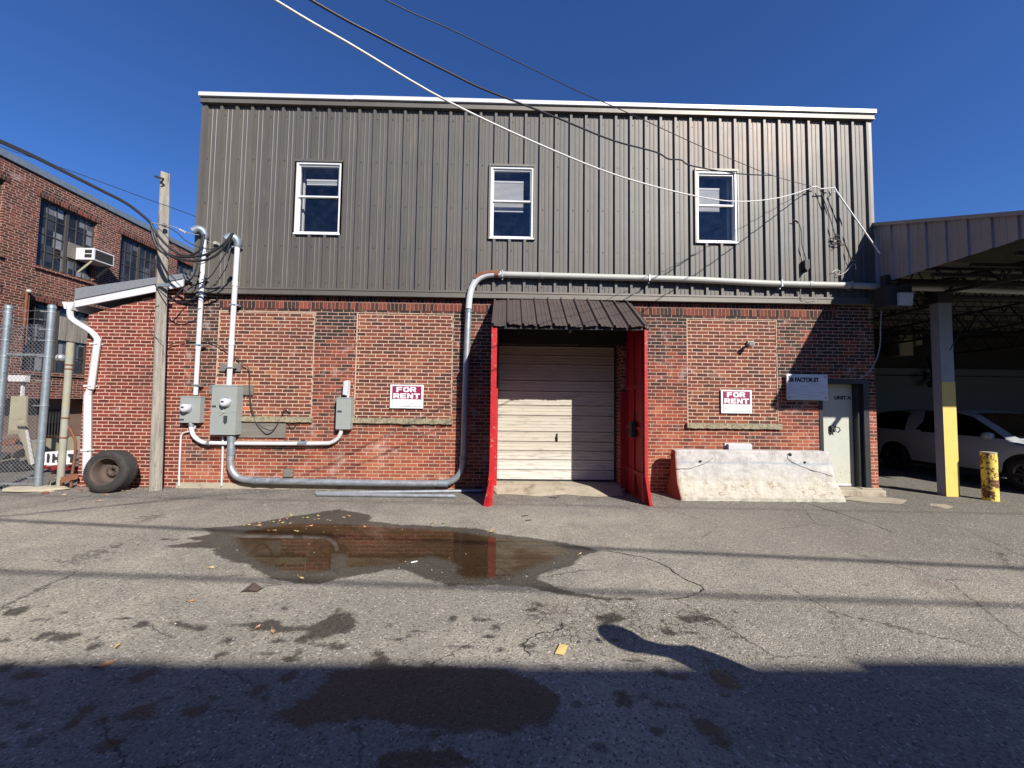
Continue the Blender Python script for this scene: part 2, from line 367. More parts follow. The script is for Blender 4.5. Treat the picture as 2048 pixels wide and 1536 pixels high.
sc=t.n.new('ShaderNodeMapping'); sc.inputs['Scale'].default_value=(12,3,1.6); sc.inputs['Rotation'].default_value=(0,R(12),0); t.l.new(t.pos(),sc.inputs[0])
c=t.mix(t.M('MULTIPLY',t.M('MULTIPLY',t.step(t.noise(2.2,3,.7,sc.outputs[0]),.60,.68),t.step(X,5.2,5.7)),.6),c,(.30,.31,.34))
c=t.mix(t.M('MULTIPLY',t.step(X,3.21,3.17),1.0),c,(.26,.10,.07))
t.bump(t.M('ADD',n,t.M('MULTIPLY',n2,low)),.7,.02)
M['barrier']=t.fin(c,.85,0,.3)
# brushed plate
t=NT('brushed plate'); mp=t.n.new('ShaderNodeMapping'); mp.inputs['Scale'].default_value=(2,1,30); t.l.new(t.pos(),mp.inputs[0])
t.bump(t.noise(1.2,2,.5),.35,.05); M['plate']=t.fin(t.scalec((.72,.73,.74,1),t.M('ADD',.6,t.M('MULTIPLY',t.noise(2.0,3,.6,mp.outputs[0]),.8))),.34,.45)
# glass
def schlick(t,f0):
    lw=t.n.new('ShaderNodeLayerWeight'); lw.inputs[0].default_value=.5
    return t.M('ADD',f0,t.M('MULTIPLY',t.M('POWER',lw.outputs['Facing'],5.0),1-f0),clamp=True)
def glassmat(name,ior=1.75,tint=(.75,.8,.85),dirt=.05,rough=.02):
    t=NT(name); t.n.remove(t.b)
    fr=schlick(t,((ior-1)/(ior+1))**2)
    gl=t.n.new('ShaderNodeBsdfGlossy'); gl.inputs['Roughness'].default_value=rough; gl.inputs['Color'].default_value=(.95,.97,1,1)
    tr=t.n.new('ShaderNodeBsdfTransparent'); tr.inputs[0].default_value=(*tint,1)
    df=t.n.new('ShaderNodeBsdfDiffuse'); df.inputs[0].default_value=(.5,.52,.55,1)
    m1=t.n.new('ShaderNodeMixShader'); m2=t.n.new('ShaderNodeMixShader')
    t.l.new(t.M('MULTIPLY',t.step(t.noise(5,6,.7),.35,.8),dirt*2),m1.inputs[0]); t.l.new(tr.outputs[0],m1.inputs[1]); t.l.new(df.outputs[0],m1.inputs[2])
    t.l.new(fr,m2.inputs[0]); t.l.new(m1.outputs[0],m2.inputs[1]); t.l.new(gl.outputs[0],m2.inputs[2])
    bp=t.n.new('ShaderNodeBump'); bp.inputs['Strength'].default_value=.03; bp.inputs['Distance'].default_value=.02; t.l.new(t.noise(2.5,2),bp.inputs['Height'])
    t.l.new(bp.outputs[0],gl.inputs['Normal'])
    t.l.new(m2.outputs[0],t.out.inputs[0]); return t.m
M['glass']=glassmat('window glass',1.75,(.84,.86,.88),.012)
M['glassdirty']=glassmat('dirty factory glass',1.55,(.30,.33,.35),.0,.06)
t=M['glassdirty'].node_tree
def panevar():
    T=NT.__new__(NT); T.m=M['glassdirty']; T.t=t; T.n=t.nodes; T.l=t.links
    X,Y,Z=T.xyz(); r_,_=T.wn(T.comb(T.M('FLOOR',T.M('MULTIPLY',Y,4.3)),T.M('FLOOR',T.M('MULTIPLY',Z,2.1)),1.0))
    for n in T.n:
        if n.type=='MIX_SHADER' and n.inputs[2].is_linked and n.inputs[2].links[0].from_node.type=='BSDF_DIFFUSE':
            T.l.new(T.M('MULTIPLY',T.M('ADD',T.M('POWER',r_,3.0),T.M('MULTIPLY',T.noise(3,3),.15)),.38),n.inputs[0])
panevar()
# ------------------------------------------------------------------ world & sun
Ld=Vector((-.68,1,-.83)).normalized()
el=math.asin(-Ld.z); az=math.atan2(-Ld.x,-Ld.y)
w=bpy.data.worlds.new('World'); scene.world=w; w.use_nodes=True; nt=w.node_tree
sky=nt.nodes.new('ShaderNodeTexSky'); sky.sky_type='NISHITA'; sky.sun_disc=False; sky.sun_elevation=el; sky.sun_rotation=az
sky.air_density=1.0; sky.dust_density=0.0; sky.ozone_density=6.0; sky.altitude=200
bg=nt.nodes['Background']; mxs=nt.nodes.new('ShaderNodeMix'); mxs.data_type='RGBA'; mxs.blend_type='MULTIPLY'; mxs.inputs[0].default_value=1; mxs.inputs[7].default_value=(.74,1.08,1.64,1)
nt.links.new(sky.outputs[0],mxs.inputs[6]); nt.links.new(mxs.outputs[2],bg.inputs[0]); bg.inputs[1].default_value=.05
sd=bpy.data.lights.new('sun','SUN'); sd.energy=5.0; sd.angle=R(.53); sd.color=(1,.945,.87)
so=bpy.data.objects.new('sun',sd); col.objects.link(so); so.rotation_mode='QUATERNION'; so.rotation_quaternion=Ld.to_track_quat('-Z','Y'); so.location=(8,-14,16)
scene.view_settings.view_transform='Standard'; scene.view_settings.look='None'; scene.view_settings.exposure=.74; scene.view_settings.gamma=1
scene.render.engine='CYCLES'
# ------------------------------------------------------------------ ground
wet_polys=[
 [(330,1090),(400,1083),(372,1076),(420,1068),(400,1056),(480,1050),(540,1040),(600,1030),(680,1018),(745,1031),(740,1042),(800,1048),(900,1053),(965,1058),(1000,1068),(1060,1075),(1110,1082),(1165,1092),(1200,1103),(1165,1112),(1150,1130),(1115,1141),(1070,1156),(1110,1172),(1160,1186),(1215,1195),(1300,1199),(1215,1202),(1140,1192),(1060,1177),(1000,1172),(900,1172),(860,1161),(812,1142),(770,1140),(740,1148),(690,1158),(640,1168),(590,1168),(545,1158),(515,1144),(495,1130),(455,1122),(428,1110),(425,1097),(330,1095)],
 [(615,1252),(650,1236),(675,1217),(706,1222),(716,1240),(708,1256),(690,1268),(655,1276),(620,1284),(590,1282),(612,1266),(560,1268),(505,1262),(500,1252),(450,1256),(442,1248),(490,1246),(548,1238),(575,1248)],
 [(620,1285),(660,1284),(700,1292),(670,1302),(630,1296)],
 [(250,1256),(290,1241),(312,1247),(265,1261)],[(330,1246),(365,1240),(385,1248),(418,1252),(410,1262),(370,1260)],
 [(378,1300),(395,1291),(403,1290),(392,1302)],[(440,1289),(452,1287),(450,1292)],[(495,1219),(518,1216),(505,1222)],
 [(456,1124),(470,1120),(465,1125)],[(460,1152),(490,1147),(488,1152)],[(310,1078),(365,1076),(350,1083)],
 [(630,1335),(800,1328),(960,1332),(1060,1352),(1130,1392),(1100,1450),(1000,1472),(860,1462),(740,1440),(600,1452),(560,1432),(600,1400),(660,1370)],
 [(760,1500),(900,1488),(980,1540),(740,1545)],[(375,1415),(430,1400),(440,1405),(390,1430)],
 [(150,1420),(185,1405),(205,1412),(165,1432)],[(0,1350),(60,1340),(90,1352),(20,1365)],[(1190,1235),(1230,1225),(1260,1240),(1215,1250)],
 [(1340,1232),(1400,1228),(1430,1240),(1370,1250)]]
def gp(poly): return np.array([[G(x,y).x,G(x,y).y] for x,y in poly])
def sdf(px,py,poly):
    n=len(poly); d=np.full(px.shape,1e9); ins=np.zeros(px.shape,bool)
    for i in range(n):
        a=poly[i]; b=poly[(i+1)%n]; e=b-a; wx=px-a[0]; wy=py-a[1]
        tt=np.clip((wx*e[0]+wy*e[1])/(e@e+1e-12),0,1); d=np.minimum(d,(wx-e[0]*tt)**2+(wy-e[1]*tt)**2)
        c=((a[1]>py)!=(b[1]>py))&(px<(b[0]-a[0])*(py-a[1])/((b[1]-a[1])+1e-12)+a[0]); ins^=c
    d=np.sqrt(d); return np.where(ins,d,-d)
xs=np.concatenate([[-300,-120,-60,-30,-18,-13],np.arange(-9.5,7.0,.03),[7.5,8,9,11,14,20,35,60,120,300]])
ys=np.concatenate([[-300,-100,-40,-20,-12,-8,-7],np.arange(-6.4,-.9,.025),[-.6,-.2,.3,1,2,4,7,12,25,60,120,300]])
GX,GY=np.meshgrid(xs,ys); nx,ny=len(xs),len(ys)
me=bpy.data.meshes.new('asphalt_ground'); co=np.zeros((nx*ny,3)); co[:,0]=GX.ravel(); co[:,1]=GY.ravel()
idx=np.arange(nx*ny).reshape(ny,nx); fc=np.stack([idx[:-1,:-1],idx[:-1,1:],idx[1:,1:],idx[1:,:-1]],-1).reshape(-1,4)
me.vertices.add(nx*ny); me.vertices.foreach_set('co',co.ravel()); me.loops.add(fc.size); me.loops.foreach_set('vertex_index',fc.ravel().astype(np.int32))
me.polygons.add(len(fc)); me.polygons.foreach_set('loop_start',np.arange(0,fc.size,4,dtype=np.int32)); me.polygons.foreach_set('loop_total',np.full(len(fc),4,np.int32)); me.update()
W=np.full(nx*ny,-1.0)
for p in wet_polys: W=np.maximum(W,sdf(co[:,0],co[:,1],gp(p)))
r2=np.random.default_rng(3)
for k in range(150): # scattered damp spots in the foreground
    cx,cy=G(r2.uniform(0,1500),r2.uniform(1205,1500)).xy; s=r2.uniform(.008,.05)*(1 if k%5 else 1.7); e=r2.uniform(.35,1)
    W=np.maximum(W,s-np.hypot((co[:,0]-cx)*e,(co[:,1]-cy)/e*.8))
W=np.clip(W,-.5,.5)
at=me.attributes.new('wet_stain','FLOAT','POINT'); at.data.foreach_set('value',W.astype(np.float32))
AL=sdf(co[:,0],co[:,1],gp([(1040,1205),(1200,1195),(1420,1210),(1480,1235),(1470,1262),(1380,1270),(1260,1275),(1180,1290),(1060,1310),(1040,1285),(1060,1250)]))
at=me.attributes.new('crazing','FLOAT','POINT'); at.data.foreach_set('value',np.clip(AL,-1,1).astype(np.float32))
t=NT('old asphalt')
def attr(t,n):
    a=t.n.new('ShaderNodeAttribute'); a.attribute_name=n; return a.outputs['Fac']
big=t.noise(.35,5,.6); mid=t.noise(2.2,5,.65); ag=t.vor(85,out='Color'); agd=t.vor(85); fine=t.noise(150,3,.7)
sg=t.n.new('ShaderNodeSeparateColor'); t.l.new(ag,sg.inputs[0])
X,Y,Z=t.xyz()
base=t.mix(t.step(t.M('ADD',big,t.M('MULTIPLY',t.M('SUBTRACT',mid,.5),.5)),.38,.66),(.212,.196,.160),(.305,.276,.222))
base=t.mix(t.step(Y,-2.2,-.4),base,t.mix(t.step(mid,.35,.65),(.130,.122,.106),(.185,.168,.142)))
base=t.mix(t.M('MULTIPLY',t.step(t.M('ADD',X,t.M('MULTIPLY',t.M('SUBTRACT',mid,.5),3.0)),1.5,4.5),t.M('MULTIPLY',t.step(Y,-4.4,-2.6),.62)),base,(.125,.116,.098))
stone=t.M('ADD',.5,t.M('MULTIPLY',t.M('ADD',t.M('MULTIPLY',sg.outputs[0],.55),t.M('MULTIPLY',fine,.6)),.92))
c=t.scalec(base,stone)
c=t.mix(t.M('MULTIPLY',t.step(sg.outputs[1],.95,.985),.8),c,(.50,.47,.42))
c=t.mix(t.M('MULTIPLY',t.step(sg.outputs[2],.90,.96),.7),c,(.06,.055,.05))
# rusty-brown tint patches
c=t.mix(t.M('MULTIPLY',t.step(t.noise(.9,5,.6),.58,.75),.3),c,(.15,.095,.06))
# crazing
cz=t.step(t.M('ADD',attr(t,'crazing'),t.M('MULTIPLY',t.M('SUBTRACT',t.noise(3,3),.5),.5)),-.02,.1)
wv=t.n.new('ShaderNodeVectorMath'); wv.operation='ADD'; t.l.new(t.pos(),wv.inputs[0]); t.l.new(t.scalec(t.noise(9,4,.7,col=True),.14),wv.inputs[1])
ce=t.step(t.vor(13,'DISTANCE_TO_EDGE',wv.outputs[0]),.075,.02)
crk=t.M('MULTIPLY',t.M('MULTIPLY',ce,cz),t.step(t.noise(4,3),.42,.56)); c=t.mix(t.M('MULTIPLY',crk,.6),c,(.03,.028,.025))
ce2=t.M('MULTIPLY',t.step(t.vor(.55,'DISTANCE_TO_EDGE',wv.outputs[0]),.006,.002),t.step(t.noise(.6,2),.48,.6)); c=t.mix(t.M('MULTIPLY',ce2,.7),c,(.03,.028,.025))
wt=t.M('ADD',attr(t,'wet_stain'),t.M('ADD',t.M('MULTIPLY',t.M('SUBTRACT',t.noise(6,5,.7),.5),.20),t.M('MULTIPLY',t.M('SUBTRACT',t.noise(60,3,.7),.5),.05)))
wk=t.step(wt,-.012,.03)
c=t.mix(wk,c,t.scalec(c,.26))
ro=t.M('SUBTRACT',.92,t.M('MULTIPLY',wk,.40))
hb=t.M('ADD',t.M('MULTIPLY',agd,-1.0),t.M('ADD',t.M('MULTIPLY',fine,.5),t.M('MULTIPLY',crk,-2.0)))
t.bump(t.M('MULTIPLY',hb,t.M('SUBTRACT',1.0,t.M('MULTIPLY',wk,.5))),.75,.006)
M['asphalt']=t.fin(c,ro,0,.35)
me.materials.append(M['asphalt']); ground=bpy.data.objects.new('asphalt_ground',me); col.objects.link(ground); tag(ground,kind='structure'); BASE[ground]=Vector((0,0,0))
# cracks: thin dark ribbons with a ragged width
def ribbon(pts,w0,name='crack'):
    g=[G(*p) for p in pts]; g=smooth_path(g,7); mb=MB(); L=[];Rr=[]
    for i,p in enumerate(g):
        d=(g[min(i+1,len(g)-1)]-g[max(i-1,0)]).normalized(); nrm=Vector((-d.y,d.x,0)); ww=w0*random.uniform(.35,1.3)*(.3 if i in(0,len(g)-1) else 1)
        j=nrm*random.uniform(-1,1)*.012; L.append(p+j+nrm*ww/2+Vector((0,0,.003))); Rr.append(p+j-nrm*ww/2+Vector((0,0,.003)))
    for i in range(len(L)-1): mb.quad(L[i],L[i+1],Rr[i+1],Rr[i])
    return mb.build(name,M['tar'],ground)
M['tar']=gm('crack tar',(.025,.023,.02),.9)
ribbon([(1170,1098),(1230,1105),(1290,1116),(1330,1132),(1365,1156),(1405,1176),(1380,1193),(1330,1199)],.015)
ribbon([(1590,1000),(1650,1018),(1720,1040),(1790,1066)],.018)
ribbon([(1060,1312),(1048,1290),(1080,1268),(1120,1260),(1125,1245)],.012)
ribbon([(640,1078),(760,1080)],.008)
# puddle
wp=[(468,1070),(520,1056),(600,1047),(700,1048),(800,1055),(900,1061),(1000,1074),(1090,1084),(1135,1098),(1115,1118),(1065,1138),(1000,1158),(935,1161),(907,1150),(905,1131),(860,1117),(790,1130),(700,1138),(620,1147),(545,1138),(500,1117),(474,1094)]
t=NT('puddle water'); t.n.remove(t.b)
fr=schlick(t,.03); gl=t.n.new('ShaderNodeBsdfGlossy'); gl.inputs['Roughness'].default_value=.03
tr=t.n.new('ShaderNodeBsdfTransparent'); tr.inputs[0].default_value=(.62,.52,.42,1); mx=t.n.new('ShaderNodeMixShader')
dp=t.M('ADD',attr(t,'depth'),t.M('ADD',t.M('MULTIPLY',t.M('SUBTRACT',t.noise(9,4,.6),.5),.12),t.M('MULTIPLY',t.M('SUBTRACT',t.noise(90,3,.8),.5),.34)))
dm=t.step(dp,-.01,.09); sed=t.M('ADD',.34,t.M('MULTIPLY',t.step(t.noise(1.5,4,.6),.40,.58),.66))
t.l.new(t.M('MULTIPLY',t.M('MULTIPLY',fr,1.1),t.M('MULTIPLY',dm,sed)),mx.inputs[0])
tm=t.mix(dm,(1,1,1),(.78,.66,.52)); t.l.new(tm,tr.inputs[0]); t.l.new(tr.outputs[0],mx.inputs[1]); t.l.new(gl.outputs[0],mx.inputs[2]); t.l.new(mx.outputs[0],t.out.inputs[0])
M['water']=t.m
wq=np.array([[v.x,v.y] for v in smooth_path([G(*p) for p in wp]+[G(*wp[0])],6)[:-1]])
gx_=np.arange(wq[:,0].min()-.1,wq[:,0].max()+.1,.02); gy_=np.arange(wq[:,1].min()-.1,wq[:,1].max()+.1,.02); WX,WY=np.meshgrid(gx_,gy_); sd2=sdf(WX.ravel(),WY.ravel(),wq)
mm=len(gx_); vs=[(x,y,.004) for x,y in zip(WX.ravel(),WY.ravel())]; S2=sd2.reshape(len(gy_),mm); keep={}; vv=[];ff=[];aa=[]
def vid(k):
    if k not in keep: keep[k]=len(vv); vv.append(vs[k]); aa.append(sd2[k])
    return keep[k]
for b_ in range(len(gy_)-1):
    for a_ in range(mm-1):
        if S2[b_:b_+2,a_:a_+2].max()>-.05: k=b_*mm+a_; ff.append((vid(k),vid(k+1),vid(k+1+mm),vid(k+mm)))
mb=MB(); mb.add(vv,ff); pud=mb.build('puddle',M['water'],base=(0,0,0),kind='structure',fixn=False)
at=pud.data.attributes.new('depth','FLOAT','POINT'); at.data.foreach_set('value',np.array(aa,np.float32))
# ------------------------------------------------------------------ wall helper
def wall(mb,x0,x1,z0,z1,holes,yf,yb):
    xs_=sorted(set([x0,x1]+[h[0] for h in holes]+[h[1] for h in holes])); zs_=sorted(set([z0,z1]+[h[2] for h in holes]+[h[3] for h in holes]))
    xs_=[x for x in xs_ if x0<=x<=x1]; zs_=[z for z in zs_ if z0<=z<=z1]
    def solid(i,j):
        if i<0 or j<0 or i>=len(xs_)-1 or j>=len(zs_)-1: return False
        cx=(xs_[i]+xs_[i+1])/2; cz=(zs_[j]+zs_[j+1])/2
        return not any(h[0]<cx<h[1] and h[2]<cz<h[3] for h in holes)
    for i in range(len(xs_)-1):
        for j in range(len(zs_)-1):
            if not solid(i,j): continue
            a,b,c,d=xs_[i],xs_[i+1],zs_[j],zs_[j+1]
            mb.quad((a,yf,c),(b,yf,c),(b,yf,d),(a,yf,d)); mb.quad((a,yb,c),(a,yb,d),(b,yb,d),(b,yb,c))
            if not solid(i-1,j): mb.quad((a,yf,c),(a,yf,d),(a,yb,d),(a,yb,c))
            if not solid(i+1,j): mb.quad((b,yf,c),(b,yb,c),(b,yb,d),(b,yf,d))
            if not solid(i,j-1): mb.quad((a,yf,c),(a,yb,c),(b,yb,c),(b,yf,c))
            if not solid(i,j+1): mb.quad((a,yf,d),(b,yf,d),(b,yb,d),(a,yb,d))
def ribbed(mb,s0,s1,zfun0,zfun1,to3,holes=(),pitch=.3048,ph=0.0,depth=.045,hs=None):
    "ribbed steel panel: s along the panel, out = towards the viewer; to3(s,out,z)"
    prof=[]; s=s0-((s0-ph)%pitch)-pitch
    while s<s1+pitch:
        for ds,o in((0,0),(.012,1),(.060,1),(.072,0),(.118,0),(.126,.15),(.140,.15),(.148,0),(.200,0),(.208,.15),(.222,.15),(.230,0)):
            prof.append((s+ds,o*depth))
        s+=pitch
    def at(x):
        for i in range(len(prof)-1):
            if prof[i][0]<=x<=prof[i+1][0]:
                a,b=prof[i],prof[i+1]; return a[1]+(b[1]-a[1])*((x-a[0])/max(b[0]-a[0],1e-9))
        return 0
    cuts=[s0,s1]+[h[0] for h in holes]+[h[1] for h in holes]
    pts=sorted([(a,b) for a,b in prof if s0<a<s1]+[(c,at(c)) for c in cuts if s0<=c<=s1])
    for i in range(len(pts)-1):
        a,b=pts[i],pts[i+1]
        if b[0]-a[0]<1e-6: continue
        cx=(a[0]+b[0])/2
        seg=[(0,1)]; hh=[h for h in holes if h[0]<cx<h[1]]
        za0,za1=zfun0(a[0]),zfun1(a[0]); zb0,zb1=zfun0(b[0]),zfun1(b[0])
        if hh:
            h=hh[0]; mb.quad(to3(a[0],a[1],za0),to3(b[0],b[1],zb0),to3(b[0],b[1],h[2]),to3(a[0],a[1],h[2]))
            mb.quad(to3(a[0],a[1],h[3]),to3(b[0],b[1],h[3]),to3(b[0],b[1],zb1),to3(a[0],a[1],za1))
        else: mb.quad(to3(a[0],a[1],za0),to3(b[0],b[1],zb0),to3(b[0],b[1],zb1),to3(a[0],a[1],za1))
# ------------------------------------------------------------------ warehouse
XL=-6.28; XR=7.42; ZB=3.86
wh=empty('warehouse',(0.5,0,0),'two storey brick warehouse with bronze ribbed steel siding above and a cream roller door','building')
gx0,gx1,gz1=-.19,2.30,2.93   # loading opening
dx0,dx1,dz0,dz1=6.30,7.19,.12,2.22
panels=[]
for a,b,c,d in((438,623,621,834),(714,903,624,838),(1373,1558,636,848)):
    p0=P(a,c);p1=P(b,d); panels.append((p0.x,p1.x,p1.z,p0.z))
mb=MB(); wall(mb,XL,XR,.0,ZB,[(gx0,gx1,-1,gz1),(dx0,dx1,-1,dz1)]+panels,0,.50)
mb.box(XL,XL+.3,.5,11,0,ZB); mb.box(XR-.3,XR,.5,11,0,ZB); mb.box(XL,XR,11,11.3,0,ZB)
mb.build('brick_wall',M['brick'],wh)
for q in panels:
    mb=MB(); mb.box(q[0],q[1],.014,.25,q[2],q[3]); b_=mb.build('bricked_up_window',M['infill'],wh)
    mb=MB(); 
    for xe in(q[0],q[1]-.02): mb.box(xe,xe+.02,.004,.013,q[2],q[3])
    mb.box(q[0]+.02,q[1]-.02,.004,.013,q[3]-.018,q[3]); mb.build('mortar_joint',M['mortar'],b_)
    mb=MB(); n=24; x0,x1=q[0]-.03,q[1]+.03; zt,zb=q[2]+.0,q[2]-.10
    vs=[];fs=[]
    for i in range(n+1):
        x=x0+(x1-x0)*i/n; j=random.uniform(-.008,.008); k=random.uniform(-.006,.006)
        vs+=[(x,-.055+k,zb+j),(x,-.055+k,zt+j*.4),(x,.02,zt+.001),(x,.02,zb)]
    for i in range(n):
        for a in range(4): b=(a+1)%4; fs.append((i*4+a,i*4+b,i*4+4+b,i*4+4+a))
    fs+=[(0,1,2,3),tuple(n*4+k for k in(3,2,1,0))]; mb.add(vs,fs); mb.build('sill',M['sill'],b_)
# soldier course
s0=P(440,591).x; s1=P(1672,600).x
mb=MB(); mb.box(s0,s1,-.006,.05,3.515,3.755); mb.build('soldier_course',M['soldier'],wh)
# foundation strip
mb=MB(); mb.box(XL-.01,-1.35,-.035,.06,-.1,.095); mb.box(7.05,XR+.02,-.05,.1,-.1,.13); split_build(mb,'foundation',M['conc'],wh)
# door step
mb=MB(); mb.box(6.12,7.4,-.17,.30,-.1,.115); mb.build('doorstep',M['conc'],wh,bevel=.012)
# siding with window openings
wins=[]
for (a,b,c,d) in((595,680,325,470),(982,1066,334,479),(1391,1474,343,487)):
    p0=P(a,c,-.05);p1=P(b,d,-.05); wins.append((p0.x,p1.x,p1.z,p0.z))
SZ1=7.58; XS=-6.12
mb=MB(); ribbed(mb,XS+.02,XR-.03,lambda s:ZB+.02,lambda s:SZ1+.02,lambda s,o,z:(s,-.045-o,z),holes=wins,ph=XS+.02)
mb.build('ribbed_siding',M['siding'],wh,fixn=False)
mb=MB(); wall(mb,XS,XR,ZB,SZ1+.12,wins,-.018,.2)
for x in(XS,XR-.2): mb.box(x,x+.2,.2,11.3,ZB,SZ1)
mb.box(XS,XR,11.1,11.3,ZB,SZ1); mb.build('upper_wall',M['siding'],wh)
mb=MB(); mb.box(XS-.03,XS+.07,-.085,.05,ZB+.03,SZ1); mb.box(XR-.10,XR+.01,-.085,.05,ZB+.03,SZ1); split_build(mb,'corner_trim',M['trim'],wh)
mb=MB()
mb.box(XL-.02,XR+.02,-.10,-.02,ZB-.09,ZB+.045); mb.box(XS-.02,XR+.02,-.115,-.10,ZB-.09,ZB-.06); mb.box(XS-.02,XR+.02,-.112,-.1,ZB+.01,ZB+.045); mb.build('base_trim',M['trim'],wh)
mb=MB(); mb.box(XS-.04,XR+.05,-.12,-.02,SZ1+.025,SZ1+.142); mb.box(XS-.04,XR+.05,-.135,-.12,SZ1+.025,SZ1+.045); mb.build('eave_trim',M['trim'],wh)
mb=MB(); xx=XS-.06
while xx<XR+.06:
    x2=min(xx+3.05,XR+.07); dz=random.uniform(-.006,.006); mb.box(xx+.002,x2,-.155-random.uniform(0,.006),.1,SZ1+.148+dz,SZ1+.225+dz); xx+=3.05
mb.box(XS-.06,XS+.1,.1,11.3,SZ1+.1,SZ1+.22); mb.box(XR-.1,XR+.07,.1,11.3,SZ1+.1,SZ1+.22); mb.build('coping',M['white'],wh)
mb=MB(); mb.box(XS+.01,XR-.01,.2,11.29,SZ1+.001,SZ1+.14); mb.build('roof',M['roofdark'],wh)
mb=MB(); mb.box(XS+.2,XR-.2,.21,11,3.7,3.85); mb.box(XS+.2,XR-.2,4,4.1,3.85,SZ1-.06); mb.build('upper_floor',M['interior'],wh)
# screws on the siding
mb=MB()
for z in(4.02,4.75,5.6,6.5,7.4):
    x=XS+.10
    while x<XR-.1:
        if not any(h[0]-.1<x<h[1]+.1 and h[2]-.05<z<h[3]+.05 for h in wins): mb.box(x,x+.012,-.056,-.04,z+random.uniform(-.01,.01),z+.012)
        x+=.3048
mb.build('siding_screw',M['darksteel'],wh,kind='stuff')
# upper windows
blinds=[(.10,1.0,.76,.80),(0,.80,.44,.84),(.0,.70,.50,.80)]
for k,h in enumerate(wins):
    x0,x1,z0,z1=h; fw=.042; zm=(z0+z1)/2+.03
    mb=MB(); yf=-.075; yb=.06
    mb.box(x0,x0+fw,yf,yb,z0,z1);mb.box(x1-fw,x1,yf,yb,z0,z1);mb.box(x0+fw,x1-fw,yf,yb,z1-fw,z1);mb.box(x0+fw,x1-fw,yf,yb,z0,z0+fw)
    mb.box(x0-.012,x1+.012,yf-.02,yf,z0-.018,z0+.016)
    fr=mb.build('window',M['vinyl'],wh,bevel=.004)
    mb=MB(); i0=x0+fw;i1=x1-fw
    for (a,b,yy) in((zm,z1-fw,-.045),(z0+fw,zm+.03,-.015)):
        s=.024; mb.box(i0,i0+s,yy,yy+.03,a,b);mb.box(i1-s,i1,yy,yy+.03,a,b);mb.box(i0+s,i1-s,yy,yy+.03,b-s-.006,b);mb.box(i0+s,i1-s,yy,yy+.03,a,a+s+.006)
    mb.build('sash',M['vinyl'],fr)
    mb=MB(); mb.quad((i0+.02,-.03,zm+.03),(i1-.02,-.03,zm+.03),(i1-.02,-.03,z1-fw-.03),(i0+.02,-.03,z1-fw-.03)); mb.build('pane',M['glass'],fr,fixn=False)
    mb=MB(); mb.quad((i0+.02,0,z0+fw+.03),(i1-.02,0,z0+fw+.03),(i1-.02,0,zm-.004),(i0+.02,0,zm-.004)); mb.build('pane',M['glass'],fr,fixn=False)
    mb=MB(); mb.box(x0-.03,x1+.03,-.095,-.04,z1+.002,z1+.045); mb.box(x0-.035,x0-.002,-.09,-.04,z0-.02,z1+.045); mb.box(x1+.002,x1+.035,-.09,-.04,z0-.02,z1+.045); mb.build('window_trim',M['trim'],fr)
    a,b,c,d=blinds[k]; bx0=i0+(i1-i0)*a; bx1=i0+(i1-i0)*b; bz0=z0+(z1-z0)*c; bz1=z0+(z1-z0)*d
    mb=MB(); z=bz1
    while z>bz0: mb.box(bx0,bx1,.10,.125,z-.017,z-.004); z-=.024
    mb.box(bx0,bx1,.095,.13,bz0-.02,bz0); mb.box(bx0,bx1,.09,.13,bz1,bz1+.035); mb.build('blind',M['blind'],fr)
    mb=MB(); mb.box(x0-.02,x0+.03,.2,.24,z0-.3,z1+.1); mb.box(x1-.03,x1+.02,.2,.24,z0-.3,z1+.1); mb.build('reveal',M['blind'],fr)
# roller door
rows=[693,711,729,761.5,782.5,810.5,830.5,862.5,882.5,900.5,918.5,938.5,963]
zr=[P(1115,y,.45).z for y in rows]; zr[-1]=.115
mb=MB(); prof=[]
for i in range(len(zr)-1):
    za,zb=zr[i],zr[i+1]; n=max(2,round((za-zb)/.063)); h=(za-zb)/n
    prof+=[(za,.05),(za-.013,.05),(za-.014,-.008),(za-.024,-.008),(za-.03,0)]
    for k in range(n):
        z=za
        if k: prof+=[(za-h*k+.007,0),(za-h*k+.003,.007),(za-h*k-.003,.007),(za-h*k-.007,0)]
    prof+=[(zb+.001,0)]
prof.append((.115,.03))
for i in range(len(prof)-1):
    a,b=prof[i],prof[i+1]
    if a[0]-b[0]<1e-5: continue
    mb.quad((gx0+.03,.42+a[1],a[0]),(gx1-.03,.42+a[1],a[0]),(gx1-.03,.42+b[1],b[0]),(gx0+.03,.42+b[1],b[0]))
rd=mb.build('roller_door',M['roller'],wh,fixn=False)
mb=MB(); c=P(1114,875,.41); mb.tube([c+Vector((0,0,-.07)),c+Vector((0,-.035,-.05)),c+Vector((0,-.035,.04)),c+Vector((0,0,.06))],.011,8); mb.box(c.x-.016,c.x+.016,.405,.422,c.z-.09,c.z+.08); mb.build('handle',M['darksteel'],rd)
mb=MB(); mb.box(gx0,gx0+.035,.36,.49,0,gz1-.02); mb.box(gx1-.035,gx1,.36,.49,0,gz1-.02); mb.box(gx0,gx1,.38,.49,zr[0],gz1); mb.build('door_track',M['darksteel'],rd)
mb=MB(); mb.box(gx0+.03,gx1-.03,.395,.43,.11,.15); mb.build('rubber_seal',M['black'],rd)
mb=MB()
for i in range(14):
    x=gx0+.3+i*.145; mb.lathe([(0,-.012),(.011,-.01),(.013,0),(.008,.012),(0,.014)],(x,.365,zr[0]+.075+.01*math.sin(i)),(0,0,1),8)
split_build(mb,'bolt_head',M['galv'],rd)
